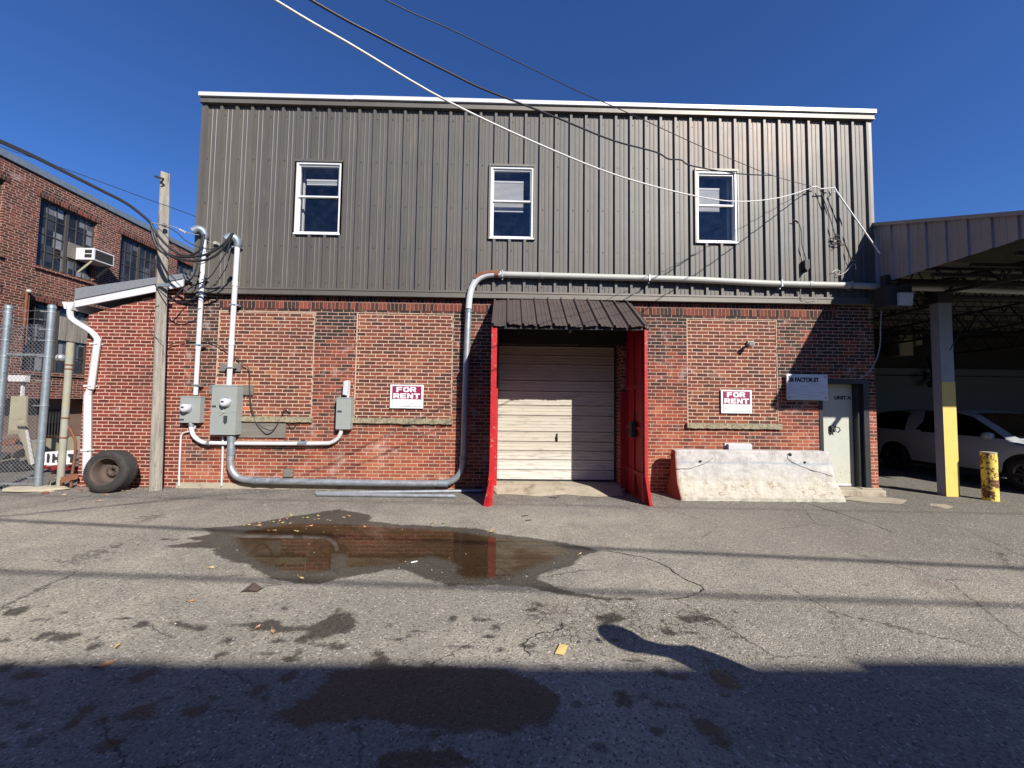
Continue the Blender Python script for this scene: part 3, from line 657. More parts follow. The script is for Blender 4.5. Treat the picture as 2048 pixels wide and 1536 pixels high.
# concrete apron in the opening
mb=MB(); nA=26; vs=[]; fs=[]
for k in range(nA+1):
    x=gx0-.04+(gx1-gx0+.08)*k/nA; yf_=-.36+.07*math.sin(k*.55)+.05*mnoise.noise(Vector((x*4,2,0)))
    if k in(0,nA): yf_=-.1
    for yy,z in((.47,.118),(0,.108),(yf_*.5,.060),(yf_,.0045)): vs.append((x,yy,z+.004*mnoise.noise(Vector((x*5,yy*9,0)))*(z>.01)))
for k in range(nA):
    for q in range(3): fs.append((k*4+q,k*4+q+1,k*4+5+q,k*4+4+q))
mb.add(vs,fs); mb.build('loading_apron',M['conc'],wh,fixn=False)
# unit door
mb=MB(); fy=-.012
mb.box(dx0-.045,dx0+.03,fy,.25,dz0,dz1+.05); mb.box(dx1-.03,dx1+.075,fy,.25,dz0,dz1+.05); mb.box(dx0+.03,dx1-.03,fy,.25,dz1-.03,dz1+.05); mb.box(dx1-.10,dx1-.03,.05,.25,dz0,dz1-.03)
fr=mb.build('door_frame',M['darkframe'],wh)
mb=MB(); mb.box(dx0+.032,dx1-.10,.17,.215,dz0+.012,dz1-.035); dr=mb.build('unit_door',M['udoor'],wh,bevel=.004)
mb=MB(); mb.box(dx0+.032,dx1-.10,.162,.17,dz0+.012,dz0+.05); mb.build('kick_plate',M['white'],dr)
c=P(1664,858,.16)
mb=MB(); mb.box(c.x-.04,c.x+.05,.12,.17,c.z-.06,c.z+.07); mb.tube([c+Vector((.03,-.04,.05)),c+Vector((.07,-.09,.03)),c+Vector((.09,-.09,-.02)),c+Vector((.07,-.05,-.07))],.01,8); mb.build('lock_set',M['darksteel'],dr)
mb=MB(); mb.box(c.x-.0,c.x+.035,.085,.12,c.z-.06,c.z-.02); mb.tube([c+Vector((.005,-.06,-.02)),c+Vector((.005,-.06,.015)),c+Vector((.03,-.06,.015)),c+Vector((.03,-.06,-.02))],.005,6); mb.build('padlock',M['galv'],dr)
tc=P(1685,796,.165); text_mesh('UNIT A',.105,tc,M['inkd'],'unit_lettering',dr,bold=.003,extr=.002,sx=1.0)
# lower wall boards
for i,(a,b,c,d,) in enumerate(((440,480,726,743),(418,505,770,790),(478,570,846,876))):
    p=P(a,c,-.03);q=P(b,d,-.03); mb=MB(); mb.box(p.x,q.x,-.03,.012,q.z,p.z)
    mb.build('backing_board',M['board'],None,base=((p.x+q.x)/2,-.01,q.z),label=['small weathered board behind the tall white riser','weathered board behind the taller meter cabinet','wide grey plywood board right of the taller meter cabinet'][i],cat='board',group='wooden boards on the brick wall',bevel=.003)
# ------------------------------------------------------------------ awning over the loading door
aw=empty('loading_awning',(1.08,-.45,0),'brown ribbed metal awning with red plywood side panels around the roller door','awning')
FX0,FX1=-.235,2.42; AY=-1.04
mb=MB(); prof=[]
def awz(x,v): # v 0 wall .. 1 eave
    u=(x-1.05)/1.4; top=3.76+.07*(1-u*u); return top+(3.035+.012*math.sin(x*9))*v-top*v
s=FX0-.03; pitch=.262
pr=[]
while s<FX1+.08:
    for ds,o in((0,0),(.012,1),(.036,1),(.05,0),(.11,0),(.118,.18),(.13,.18),(.138,0),(.18,0),(.188,.18),(.2,.18),(.208,0)):
        if s+ds<=FX1+.06: pr.append((s+ds,o*.045))
    s+=pitch
NV=6
for i in range(len(pr)-1):
    for j in range(NV):
        q=[]
        for (x,o),v in((pr[i],j/NV),(pr[i+1],j/NV),(pr[i+1],(j+1)/NV),(pr[i],(j+1)/NV)):
            dent=0
            if v==1: dent=.022*mnoise.noise(Vector((x*5,0,0)))+(.03*max(0,1-abs(x-.42)/.08))
            q.append((x,-.02+(AY-.03)*v,awz(x,v)+o+dent))
        mb.quad(*q)
mb.build('awning_roof',M['awn'],aw,fixn=False)
mb=MB()
for v in(.15,.55,.95): mb.bar((FX0,-.02+AY*v,awz(FX0,v)-.05),(FX1,-.02+AY*v,awz(FX1,v)-.05),.05,.05)
for x in(FX0+.03,1.1,FX1-.03): mb.bar((x,-.03,awz(x,0)-.09),(x,AY+.02,awz(x,1)-.07),.04,.06)
mb.build('rafter',M['darksteel'],aw)
mb=MB(); mb.box(FX0+.03,FX1-.05,-.035,-.004,gz1-.05,3.62); mb.build('header_shade_board',M['darksteel'],aw)  # dark sheet added over the brick to stand in for shade under the awning
# side panels; lower front corner splayed
def sidepanel(X,xs_side,label):
    mb=MB(); rowsz=[0,.12,.3,.5,.75,1.1,1.6,2.2,2.7,3.02]; L=[]
    for z in rowsz:
        k=max(0,(.55-z)/.55); off=xs_side*.10*k**1.2; fy=AY-.0-.03*k if xs_side<0 else AY
        L.append(((X,-.0,z),(X+off*.5,-.5,z),(X+off,fy,z)))
    for t_ in(0,.022):
        for i in range(len(rowsz)-1):
            for j in range(2):
                a,b,c,d=L[i][j],L[i][j+1],L[i+1][j+1],L[i+1][j]
                mb.quad(*[(p[0]+t_,p[1],p[2]) for p in(a,b,c,d)])
    # slanted top piece under the roof
    zt=awz(X,0)-.03
    mb.prism([(X,3.02),(X+.022,3.02),(X+.022,3.03),(X,3.03)],AY,0)
    mb.add([(X,0,3.02),(X,AY,3.02),(X,0,zt),(X+.022,0,3.02),(X+.022,AY,3.02),(X+.022,0,zt)],[(0,1,2),(3,5,4),(0,2,5,3),(1,4,5,2)])
    for i in range(len(rowsz)-1):
        a=L[i][2];d=L[i+1][2]; mb.quad(a,(a[0]+.022,a[1],a[2]),(d[0]+.022,d[1],d[2]),d)
    o=mb.build('side_panel',M['red'],aw,label=label,fixn=False)
    return L
L1=sidepanel(FX0,-1,'bright red left side panel with splintered foot')
L2=sidepanel(FX1-.02,.8,'red right side panel in shade with framed battens')
def corner(L,w,name,thick=.05):
    mb=MB()
    for i in range(len(L)-1):
        a=Vector(L[i][2]);b=Vector(L[i+1][2])
        j=random.uniform(-.003,.003)
        mb.add([(a.x-.02,a.y-.012,a.z),(a.x+w,a.y-.012,a.z),(a.x+w,a.y+thick,a.z),(a.x-.02,a.y+thick,a.z),(b.x-.02,b.y-.012,b.z),(b.x+w,b.y-.012,b.z),(b.x+w,b.y+thick,b.z),(b.x-.02,b.y+thick,b.z)],[(0,3,2,1),(4,5,6,7),(0,1,5,4),(1,2,6,5),(2,3,7,6),(3,0,4,7)])
    return mb.build(name,M['redworn'],aw)
corner(L1,.075,'corner_post'); corner(L2,.03,'corner_post')
mb=MB(); a=(gx0-.02,-.025,0); mb.box(FX0+.03,gx0+.035,-.03,-.003,.02,2.0); mb.build('jamb_board',M['redworn'],aw)
mb=MB(); mb.box(gx1-.035,FX1-.03,-.03,-.003,.02,1.95)
for z in(.45,1.25,2.0): mb.box(FX1-.045,FX1-.022,AY+.06,-.04,z,z+.07)
for y in(AY+.08,-.5,-.08): mb.box(FX1-.048,FX1-.021,y,y+.06,.05,2.95)
mb.build('batten',M['red'],aw)
mb=MB(); c=P(1262,847,-.75); mb.box(FX1-.13,FX1-.05,-.62,-.42,1.12,1.40); mb.build('control_box',M['black'],aw,bevel=.006)
# splintered foot
mb=MB(); f=Vector((FX0-.02,AY-.03,0))
mb.hexa([(f.x-.09,f.y-.06,0),(f.x+.0,f.y-.10,0),(f.x+.06,f.y-.03,0),(f.x-.04,f.y+.03,0),(f.x+.0,f.y-.02,.42),(f.x+.06,f.y-.035,.44),(f.x+.08,f.y+.0,.40),(f.x+.03,f.y+.03,.43)]); mb.build('broken_foot',M['redworn'],aw)
# ------------------------------------------------------------------ annex
ax=empty('brick_annex',(-7.3,0,0),'low red brick lean-to with white rake board and sloping grey roof','building')
AX0=P(168,760).x; zl=P(178,632).z; zr_=P(378,575).z
mb=MB(); mb.prism([(AX0,0),(XL-.003,0),(XL-.003,zr_+.05),(AX0,zl+.02)],.006,.3); mb.prism([(AX0,0),(AX0+.3,0),(AX0+.3,zl),(AX0,zl)],.3,6)
mb.build('annex_wall',M['annexb'],ax)
ra=P(131,612,-.12);rb=P(384,561,-.12); ex=Vector((AX0-.42,0,P(131,612,-.12).z))
def zr2(x): return ra.z+(rb.z-ra.z)*(x-ra.x)/(rb.x-ra.x)
x0=ra.x+.16; x1=XL-.02
mb=MB(); mb.add([(x0,-.12,zr2(x0)-.06),(x1,-.12,zr2(x1)-.08),(x1,-.12,zr2(x1)+.08),(x0,-.12,zr2(x0)+.09),(x0,-.09,zr2(x0)-.06),(x1,-.09,zr2(x1)-.08),(x1,-.09,zr2(x1)+.08),(x0,-.09,zr2(x0)+.09)],[(0,3,2,1),(4,5,6,7),(0,1,5,4),(1,2,6,5),(2,3,7,6),(3,0,4,7)])
mb.build('rake_board',M['white'],ax)
x0+=.02
mb=MB(); mb.add([(x0,-.14,zr2(x0)+.08),(x1,-.14,zr2(x1)+.07),(x1,-.14,zr2(x1)+.17),(x0,-.14,zr2(x0)+.30),(x0,6,zr2(x0)+.08),(x1,6,zr2(x1)+.07),(x1,6,zr2(x1)+.17),(x0,6,zr2(x0)+.30)],[(0,3,2,1),(4,5,6,7),(0,1,5,4),(1,2,6,5),(2,3,7,6),(3,0,4,7)])
mb.build('annex_roof',M['shingle'],ax)
gz=ra.z+.02
mb=MB(); gxl=ra.x; mb.prism([(gxl,gz-.02),(gxl+.02,gz-.08),(gxl+.16,gz-.10),(gxl+.20,gz+.05),(gxl-.03,gz+.055)],-.16,6); gt=mb.build('gutter',M['white'],ax)
dp=[P(141,612,-.12),P(141,632,-.12),P(150,643,-.1),P(183,664,-.08),P(196,680,-.07)]
mb=MB(); pp=smooth_path(dp,5); mb.tube(pp,.05,10)
mb.tube([P(196,676,-.07),P(182,778,-.07)],.055,8,smooth=False); mb.tube([P(181,776,-.06),P(176,790,-.05),P(174,950,-.06)],[.045,.060,.066],8,smooth=False)
for q in((193,688),(181,772),(175,900)): c=P(*q,-.06); mb.box(c.x-.065,c.x+.065,-.13,.0,c.z-.015,c.z+.015)
mb.build('downspout',M['white'],ax)
# ------------------------------------------------------------------ signs and small wall fixtures
def glyph(ch):
    "heavy extended capitals on a unit square: list of convex-ish polygons"
    def ring(cx,cy,ax,ay,bx,by,t0,t1,n=14):
        o=[]
        for k in range(n):
            a0=t0+(t1-t0)*k/n;a1=t0+(t1-t0)*(k+1)/n
            f=lambda t,x,y:(cx+x*abs(math.cos(t))**.8*(1 if math.cos(t)>=0 else -1),cy+y*abs(math.sin(t))**.8*(1 if math.sin(t)>=0 else -1))
            o.append([f(a0,ax,ay),f(a1,ax,ay),f(a1,bx,by),f(a0,bx,by)])
        return o
    if ch=='F': return [[(0,0),(.33,0),(.33,1),(0,1)],[(.33,.76),(.92,.76),(.92,1),(.33,1)],[(.33,.38),(.84,.38),(.84,.61),(.33,.61)]]
    if ch=='E': return [[(0,0),(.33,0),(.33,1),(0,1)],[(.33,.77),(.95,.77),(.95,1),(.33,1)],[(.33,.39),(.88,.39),(.88,.61),(.33,.61)],[(.33,0),(.97,0),(.97,.23),(.33,.23)]]
    if ch=='O': return ring(.5,.5,.52,.52,.20,.26,0,2*PI,28)
    if ch=='R': return [[(0,0),(.32,0),(.32,1),(0,1)],[(.32,.78),(.64,.78),(.64,1),(.32,1)],[(.32,.36),(.64,.36),(.64,.58),(.32,.58)]]+ring(.64,.68,.33,.32,.07,.10,-PI/2,PI/2,12)+[[(.42,.38),(.68,0),(1.04,0),(.76,.40)]]
    if ch=='N': return [[(0,0),(.29,0),(.29,1),(0,1)],[(.71,0),(1,0),(1,1),(.71,1)],[(.0,1),(.31,1),(1,0),(.69,0)]]
    return [[(0,.76),(1,.76),(1,1),(0,1)],[(.34,0),(.66,0),(.66,.76),(.34,.76)]]
def block_word(word,xc,zc,h,wt,name,e):
    n=len(word); gap=.09; cw=wt/(n+gap*(n-1)); mb=MB(); k=0
    for i_,ch in enumerate(word):
        x0_=xc-wt/2+i_*cw*(1+gap)
        for pl in glyph(ch): k+=1; mb.prism([(x0_+u*cw,zc-h/2+v*h) for u,v in pl],-.0262-.00003*k,-.0235)
    return mb.build(name,M['signw'],e)
def rent(pxs,label,ink):
    (a,b),(c,d)=pxs; p=P(a,b,-.02);q=P(c,d,-.02); x0,x1,z1,z0=p.x,q.x,p.z,q.z; W_=x1-x0;H_=z1-z0
    e=empty('rent_sign',((x0+x1)/2,-.015,z0),label,'sign','for rent signs on the infilled windows')
    mb=MB(); mb.box(x0,x1,-.022,-.001,z0,z1); mb.build('sign_board',M['signw'],e)
    mb=MB(); mb.box(x0+W_*.06,x1-W_*.06,-.0245,-.021,z0+H_*.385,z1-H_*.06); mb.build('colour_field',M['burg'],e)
    mb=MB(); t_=.006; a_,b_=x0+W_*.06,x1-W_*.06; u,v=z0+H_*.08,z0+H_*.385
    mb.box(a_,a_+t_,-.024,-.021,u,v);mb.box(b_-t_,b_,-.024,-.021,u,v);mb.box(a_+t_,b_-t_,-.024,-.021,u,u+t_); mb.build('border_line',M['inkd'],e)
    xc=(x0+x1)/2
    block_word('FOR',xc-W_*.015,z1-H_*.205,H_*.215,W_*.60,'lettering_for',e)
    block_word('RENT',xc,z1-H_*.475,H_*.215,W_*.80,'lettering_rent',e)
    if ink:
        mb=MB(); xx=x0+W_*.1
        for k in range(ink):
            h=random.uniform(.04,.07); mb.bar((xx,-.0235,u+.05),(xx+random.uniform(-.02,.03),-.0235,u+.05+h),.009,.003); mb.bar((xx,-.0235,u+.05),(xx+.03,-.0235,u+.05+random.uniform(-.01,.03)),.008,.003); xx+=W_*.8/ink*(.9 if ink>3 else .12)
        mb.build('handwriting',M['ink'],e)
rent(((781,769),(846,817)),'FOR RENT sign with faded handwriting, between the grey switch box and the bent pipe',9)
rent(((1442,779.5),(1504,827)),'white and burgundy FOR RENT sign with blank lower half, above the concrete barrier',2)
a=P(1573,748,-.07);b=P(1656,801,-.07)
e=empty('address_plate',((a.x+b.x)/2,-.1,b.z),'shiny metal plate lettered with a street address beside the pale unit door','sign')
mb=MB(); mb.box(a.x,b.x,-.075,-.065,b.z,a.z); mb.box(a.x+.03,b.x-.03,-.065,-.0,b.z+.03,a.z-.03); mb.build('metal_plate',M['plate'],e,bevel=.002)
mb=MB()
for x in(a.x+.05,b.x-.05):
    for z in(a.z-.05,b.z+.05): mb.box(x-.011,x+.011,-.081,-.074,z-.011,z+.011)
split_build(mb,'plate_screw',M['inkd'],e)
text_mesh('28 FACTOR ST',.112,((a.x+b.x)/2-.07,-.077,a.z-.115),M['inkd'],'address_lettering',e,sx=.82,bold=.006)
# security light
c=P(1503,686,-.1); e=empty('wall_light',(c.x,-.05,c.z-.05),'small pale floodlight high on the third infilled window, right of the awning','light')
mb=MB(); mb.box(c.x-.03,c.x+.04,-.04,.014,c.z-.03,c.z+.05); mb.bar((c.x,-.03,c.z),(c.x-.02,-.10,c.z),.02); mb.build('mounting_box',M['creampipe'],e)
mb=MB(); mb.lathe([(.0,0),(.03,0),(.035,.02),(.055,.10),(.05,.105),(0,.09)],(c.x-.02,-.09,c.z),(-.25,-.9,-.3),16); mb.build('lamp_head',M['creampipe'],e)
# flood light under carport corner
a=P(1776,570,-.55);b=P(1826,612,-.55)
e=empty('wall_pack_light',((a.x+b.x)/2,-.4,b.z),'dark boxy floodlight with clear lens hanging at the carport corner','light')
mb=MB(); mb.box(a.x,b.x,-.55,-.25,b.z,a.z); mb.box(a.x+.1,a.x+.2,-.4,-.3,a.z,a.z+.25); mb.build('housing',M['darksteel'],e,bevel=.01)
mb=MB(); p=P(1795,586,-.56);q=P(1824,611,-.56); mb.hexa([(p.x,-.57,q.z),(q.x,-.57,q.z),(q.x,-.551,q.z),(p.x,-.551,q.z),(p.x,-.60,p.z),(q.x,-.60,p.z),(q.x,-.551,p.z),(p.x,-.551,p.z)]); mb.build('lens',M['lampglass'],e)
# vent plate behind the barrier
a=P(1455,888,-.05);b=P(1502,905,-.05)
mb=MB(); mb.box(a.x,b.x,-.09,0,b.z-.12,a.z); mb.box(a.x-.04,b.x+.02,-.02,0,b.z-.1,a.z+.01); mb.build('electrical_box',M['pvc'],None,base=((a.x+b.x)/2,-.04,b.z-.12),label='pale metal box on the brick just above the concrete barrier',cat='box',bevel=.004)
# ------------------------------------------------------------------ conduits and meters
def strap(mb,c,r,ax='x'):
    if ax=='x': mb.box(c.x-r-.05,c.x+r+.05,c.y-.0,c.y+r+.03,c.z-.012,c.z+.012); mb.box(c.x-r-.006,c.x+r+.006,c.y-r-.006,c.y,c.z-.012,c.z+.012)
    else: mb.box(c.x-.012,c.x+.012,c.y-r-.006,c.y,c.z-r-.006,c.z+r+.006)
def riser(p0,p1,label,headpx,straps,r=.042):
    a=P(*p0,-.1);b=P(*p1,-.13); e=empty('service_riser',(a.x,-.1,a.z),label,'conduit','white service risers')
    mb=MB(); mb.tube([a,b],r,14)
    for f_ in(.3,.72): c=a.lerp(b,f_); mb.tube([c-Vector((0,0,.05)),c+Vector((0,0,.05))],r+.006,14)
    mb.build('pipe',M['white'],e)
    mb=MB()
    for q in straps: strap(mb,P(*q,-.115),r)
    split_build(mb,'strap',M['galv'],e)
    h=b; K_=r/.04
    pth=smooth_path([h+Vector((0,0,-.04)),h+Vector((.005,0,.04)),h+Vector((-.03,-.02,.115))*1,h+Vector((-.10,-.05,.13)),h+Vector((-.17,-.08,.07))],4)
    nP=len(pth); mb=MB(); mb.tube(pth,[(r+.010+.022*K_*math.sin(min(i_/(nP-1)*1.15,1)*PI*.62)) for i_ in range(nP)],12); mb.build('weatherhead',M['galvpost'],e)
    dd=(pth[-1]-pth[-2]).normalized(); mb=MB(); mb.lathe([(0,.004),(r+.012,.004),(r+.012,-.01)],pth[-1],dd,14); mb.build('insulator',M['black'],e)
    return b+Vector((-.15,-.15,.06))
W1=riser((391,790),(409,474),'left white riser pipe from the small meter box to a hooded weatherhead',None,((407,505),(404,560),(401,590),(397,690),(392,770)),.04)
W2=riser((458,770),(475,490),'right white riser pipe from the tall meter cabinet to a hooded weatherhead',None,((472,495),(467,610),(459,735)),.046)
def meterbox(p,q,d,label,kind_):
    a=P(*p,-d-.03);b=P(*q,-d-.03); e=empty('meter_box' if kind_!='switch' else 'switch_box',((a.x+b.x)/2,-.06,b.z),label,'meter' if kind_!='switch' else 'electrical box','grey electrical boxes on the brick wall')
    mb=MB(); mb.box(a.x,b.x,-d-.03,-.012,b.z,a.z); mb.box(a.x-.004,b.x+.004,-d-.036,-.012,a.z-.02,a.z+.004)
    if kind_=='tall': mb.box(a.x-.003,b.x+.003,-d-.038,-d-.03,b.z,a.z-(a.z-b.z)*.56); mb.box(a.x-.002,b.x+.002,-d-.034,-d-.03,a.z-(a.z-b.z)*.55,a.z-.03)
    mb.build('enclosure',M['meter'],e,bevel=.005)
    mb=MB(); yy=-d-.041
    if kind_=='small': mb.box(a.x+.01,a.x+.09,yy,yy+.006,b.z+.05,b.z+.075)
    elif kind_=='tall': mb.box(a.x+.02,a.x+.09,yy,yy+.006,b.z+.52,b.z+.555)
    else: mb.box(a.x+.03,a.x+.11,yy,yy+.006,b.z+.33,b.z+.36)
    if kind_=='tall': x_=a.x+.245; mb.prism([(x_,b.z+.24),(x_+.035,b.z+.20),(x_+.07,b.z+.24),(x_+.07,b.z+.36),(x_,b.z+.36)],yy-.004,yy+.006)
    mb.build('warning_label',M['inkd'],e)
    if kind_!='switch':
        c=P(373,816,yy) if kind_=='small' else P(452,805,yy)
        mb=MB(); mb.lathe([(.10,0),(.10,.025),(.088,.028),(.086,0)],(c.x,yy+.01,c.z),(0,-1,0),28); mb.build('meter_ring',M['galv'],e)
        mb=MB(); mb.lathe([(.084,0),(.082,.06),(.070,.095),(.04,.10),(0,.10)],(c.x,yy+.01,c.z),(0,-1,0),28); g=mb.build('meter_dial',M['pvc'],e)
        mb=MB(); mb.box(c.x-.03,c.x+.02,yy-.098,yy-.085,c.z+.005,c.z+.03); mb.build('display',M['inkd'],g)
    if kind_=='tall':
        mb=MB(); c=P(448,820,yy); mb.tube([c+Vector((0,-.01,.03)),c+Vector((0,-.01,-.04)),c+Vector((-.06,-.012,-.10))],.006,6); mb.box(c.x-.02,c.x+.02,yy-.02,yy,c.z-.05,c.z-.01); mb.build('seal_tag',M['creampipe'],e)
    return a,b
meterbox((361,792),(398,846),.10,'small grey meter box on the brick, leftmost of the three grey boxes','small')
meterbox((425,770),(470,870),.16,'tall grey meter cabinet with round meter and black latch, middle of the three grey boxes','tall')
meterbox((673,795),(700,859),.12,'plain grey switch box without a meter, rightmost of the three grey boxes','switch')
def pipe(pts,r,mat,name,label,y=-.08,extra=None,n=6,cat='conduit',base=None,couples=(),smooth=True):
    q=[P(*p[:2],p[2] if len(p)>2 else y) for p in pts]; q=smooth_path(q,n) if smooth else q
    e=empty(name,q[0],label,cat)
    mb=MB(); mb.tube(q,r,14); mb.build('pipe',mat,e)
    mb=MB()
    for (u,v,dx,dz) in couples:
        c=P(u,v,y); d=Vector((dx,0,dz)); mb.tube([c-d,c+d],r+.008,14)
    if couples: split_build(mb,'coupling',M['galv'],e)
    return e
pipe([(383,846),(383,858),(388,872),(402,883),(422,886),(520,887),(640,887),(662,885),(676,876),(682,864),(682,858)],.038,M['white'],'conduit','white conduit looping under the cabinets from the small meter box to the switch box',couples=((418,886,.03,0),(606,887,.09,0),(383,850,0,.025)))
pipe([(391,850),(388,858),(378,863),(367,866),(362,874),(361,890),(359,930),(358,972)],.016,M['pvc'],'conduit','thin white conduit dropping to the ground beside the timber pole',y=-.04)
pipe([(446,872),(445,920),(443,972)],.018,M['pvc'],'conduit','thin straight white pipe from the tall meter cabinet to the ground',y=-.05)
pipe([(605,889),(606,879)],.035,M['darksteel'],'junction_box','small dark round box on top of the horizontal white conduit',y=-.03,cat='box')
a=P(693,776,-.08)
mb=MB(); mb.hexa([(a.x-.055,-.13,a.z-.13),(a.x+.03,-.13,a.z-.15),(a.x+.05,-.02,a.z-.15),(a.x-.04,-.02,a.z-.13),(a.x-.045,-.13,a.z+.13),(a.x+.035,-.13,a.z+.15),(a.x+.055,-.02,a.z+.15),(a.x-.03,-.02,a.z+.13)]); mb.tube([a+Vector((.03,.01,-.2)),a+Vector((.03,.01,-.12))],.025,10)
mb.build('conduit_elbow',M['pvc'],None,base=(a.x,-.08,a.z-.2),label='white elbow fitting above the switch box entering a hole in the brick',cat='conduit fitting',bevel=.01)
# big bent pipe
pr_=empty('main_pipe',P(463,872,-.1),'large pipe running low along the brick, up beside the awning and along the siding','pipe')
low=[(463,872),(462,900),(461,925),(465,942),(478,955),(500,960),(540,962),(640,964),(760,966),(870,967),(895,965),(912,956),(922,943),(926,925),(928,890),(932,750),(937,620)]
mb=MB(); mb.tube(smooth_path([P(*p,-.12) for p in low],6),.063,16); mb.build('lower_pipe',M['galv'],pr_)
mb=MB()
for u,v,dx,dz in((463,878,0,.05),(462,903,0,.07),(512,961,.04,0),(548,962,.05,0),(886,967,.09,0),(926,916,0,.03),(937,622,0,.03)):
    c=P(u,v,-.12); d=Vector((dx,0,dz)); mb.tube([c-d,c+d],.072,16)
split_build(mb,'coupling',M['galvpost'],pr_)
up=[(937,618),(939,595),(944,575),(954,560),(968,552),(985,549),(1005,549)]
mb=MB(); mb.tube(smooth_path([P(*p,-.15) for p in up],6),.062,16); mb.build('bent_elbow',M['pvc'],pr_,label='pale elbow rusting along its top')
mb=MB(); mb.tube(smooth_path([P(*p,-.153) for p in((950,558.5),(962,551),(980,547),(1000,547))],6),.0615,16); c=P(993,549,-.15); mb.tube([c-Vector((.04,0,0)),c+Vector((.04,0,0))],.07,16); mb.build('rust_patch',M['rust'],pr_)
hp=[(1000,549),(1085,551),(1200,554),(1380,559),(1540,567),(1700,571),(1760,573.5),(1880,577),(2048,583),(2200,589)]
mb=MB(); mb.tube(smooth_path([P(*p,-.15) for p in hp],6),.060,16)
for q in((1083,551),(1620,569),(1694,571)): c=P(*q,-.15); mb.tube([c-Vector((.035,0,0)),c+Vector((.035,0,0))],.067,16)
mb.build('upper_pipe',M['creampipe'],pr_)
mb=MB()
for q in((1005,549),(1297,557),(1560,568),(1700,571)): strap(mb,P(*q,-.15),.062,'z'); c=P(*q,-.15); mb.box(c.x-.01,c.x+.01,-.15,-.03,c.z-.10,c.z-.06)
split_build(mb,'pipe_clamp',M['galv'],pr_)
# loose pipes on the ground
for i,(pts,r,lab) in enumerate((([(632,986),(968,978)],.03,'longer loose grey pipe lying against the foot of the brick wall'),([(634,988.5),(910,992)],.034,'shorter loose grey pipe lying nearest the puddle'))):
    a=G(*pts[0],r+.004);b=G(*pts[1],r+.004)
    a.y=min(a.y,-.16-.1*i); b.y=min(b.y,-.16-.12*i)
    mb=MB(); mb.tube([a,b],r,12,cap=False); mb.tube([a,b],r*.8,12,cap=False); mb.build('loose_pipe',M['galv'],None,label=lab,cat='pipe',group='loose pipes on the ground')
a=P(572,950,-.12); mb=MB(); mb.box(a.x-.09,a.x+.09,-.06,.0,a.z-.05,a.z+.10); mb.build('support_block',M['board'],None,base=(a.x,-.07,0),label='small timber block under the large low pipe',cat='block')
# ------------------------------------------------------------------ cables
def cable(pts,r,mat,label,group=None,n=5,name='cable',wob=0,cat='cable'):
    q=[Vector(p) for p in pts]; q=smooth_path(q,n)
    if wob: q=[p+Vector((0,0,wob*mnoise.noise(p*3))) for p in q]
    mb=MB(); mb.tube(q,r,6); return mb.build(name,mat,None,base=q[0],label=label,cat=cat,group=group)
k_=.70; f0=3.21
def span(pts,r,mat,label,name='overhead_cable'):
    out=[]
    for px,py in pts:
        d=ray(px,py); rr=d.x/d.y; fw=f0/(1-k_*rr); out.append(CAM+d*(fw/d.y))
    a=out[0]; b=out[1]; dirv=(a-b); 
    end=Vector((-9.4,-11.55,0)); sl=(a.z-b.z)/max(b.x-a.x,.01); ex=[]
    for f_ in(1,.66,.42,.25,.12): X_=a.x+(end.x-a.x)*f_; ex.append(Vector((X_,a.y+(end.y-a.y)*f_,a.z+sl*(a.x-end.x)*f_*(1-f_)+(5.50-a.z)*f_*f_)))
    return cable(ex+out,r,mat,label,'overhead cables to the warehouse',5,name)
span([(550,0),(700,88),(900,205),(1100,298),(1250,356),(1390,392),(1480,403),(1560,395),(1622,376)],.0080,M['wcable'],'white overhead cable sagging across the siding to the hook at the right')
span([(622,0),(760,75),(900,146),(969,179),(1103,231),(1223,280),(1311,304),(1337,318),(1362,320),(1385,332),(1474,347),(1545,351)],.0085,M['cable'],'thicker black overhead cable kinking above the right-hand window')
span([(772,0),(900,58),(1040,126),(1149,179),(1261,228),(1400,292),(1462,318),(1548,352),(1624,373),(1640,377)],.0045,M['cable'],'thin black overhead cable running straight to the hook, right of the white one')
y=-.12
pp=lambda L,y=-.1:[P(*q,y) for q in L]
e=empty('cable_hook',P(1671,377,-.14),'white hook and stay holding the overhead cables on the right of the siding','hook')
mb=MB(); mb.tube(pp([(1622,375),(1632,373),(1641,378),(1668,376)],-.16),.012,6); mb.tube(pp([(1668,373),(1672,380),(1668,384)],-.12),.012,6); mb.build('hook_wire',M['wcable'],e)
mb=MB(); mb.tube([P(1671,380,-.16),P(1760,507,-.35)],.013,6); mb.build('stay_rod',M['wcable'],e)
cable(pp([(1640,378),(1650,405),(1659,432),(1666,455),(1672,478)],-.11),.009,M['cable'],'black cable hanging from the hook to a tangled splice')
mb=MB(); c=P(1675,479,-.13); q=[]
for i in range(60): a=i*.9; q.append(c+Vector((math.cos(a)*.045*(1+.4*math.sin(i)),.03*math.sin(i*.7),(i-30)/30*.10+math.sin(a)*.03)))
mb.tube(q,.006,5); mb.build('cable_splice',M['cable'],None,label='tangled black cable splice on the siding below the hook',cat='cable')
cable(pp([(1676,486),(1690,490),(1697,503),(1700,515),(1709,528)],-.11),.008,M['cable'],'black cable curling down from the tangled splice')
cable(pp([(1664,545),(1672,540),(1680,543),(1676,550),(1690,545),(1708,526),(1712,540)],-.1),.005,M['wcable'],'thin pale wire loop near the carport shadow')
cable(pp([(1586,440),(1595,443),(1602,460),(1604,490),(1611,515),(1612,525)],-.1),.008,M['cable'],'black cable dropping to the small dark box on the siding')
a=P(1612,531,-.12); mb=MB(); mb.prism([(a.x-.05,a.z+.1),(a.x+.05,a.z+.12),(a.x+.055,a.z-.05),(a.x,a.z-.14),(a.x-.05,a.z-.06)],-.16,-.05); mb.build('splice_box',M['black'],None,label='small dark splice box hanging on the ribbed siding above the pipe',cat='box',bevel=.008)
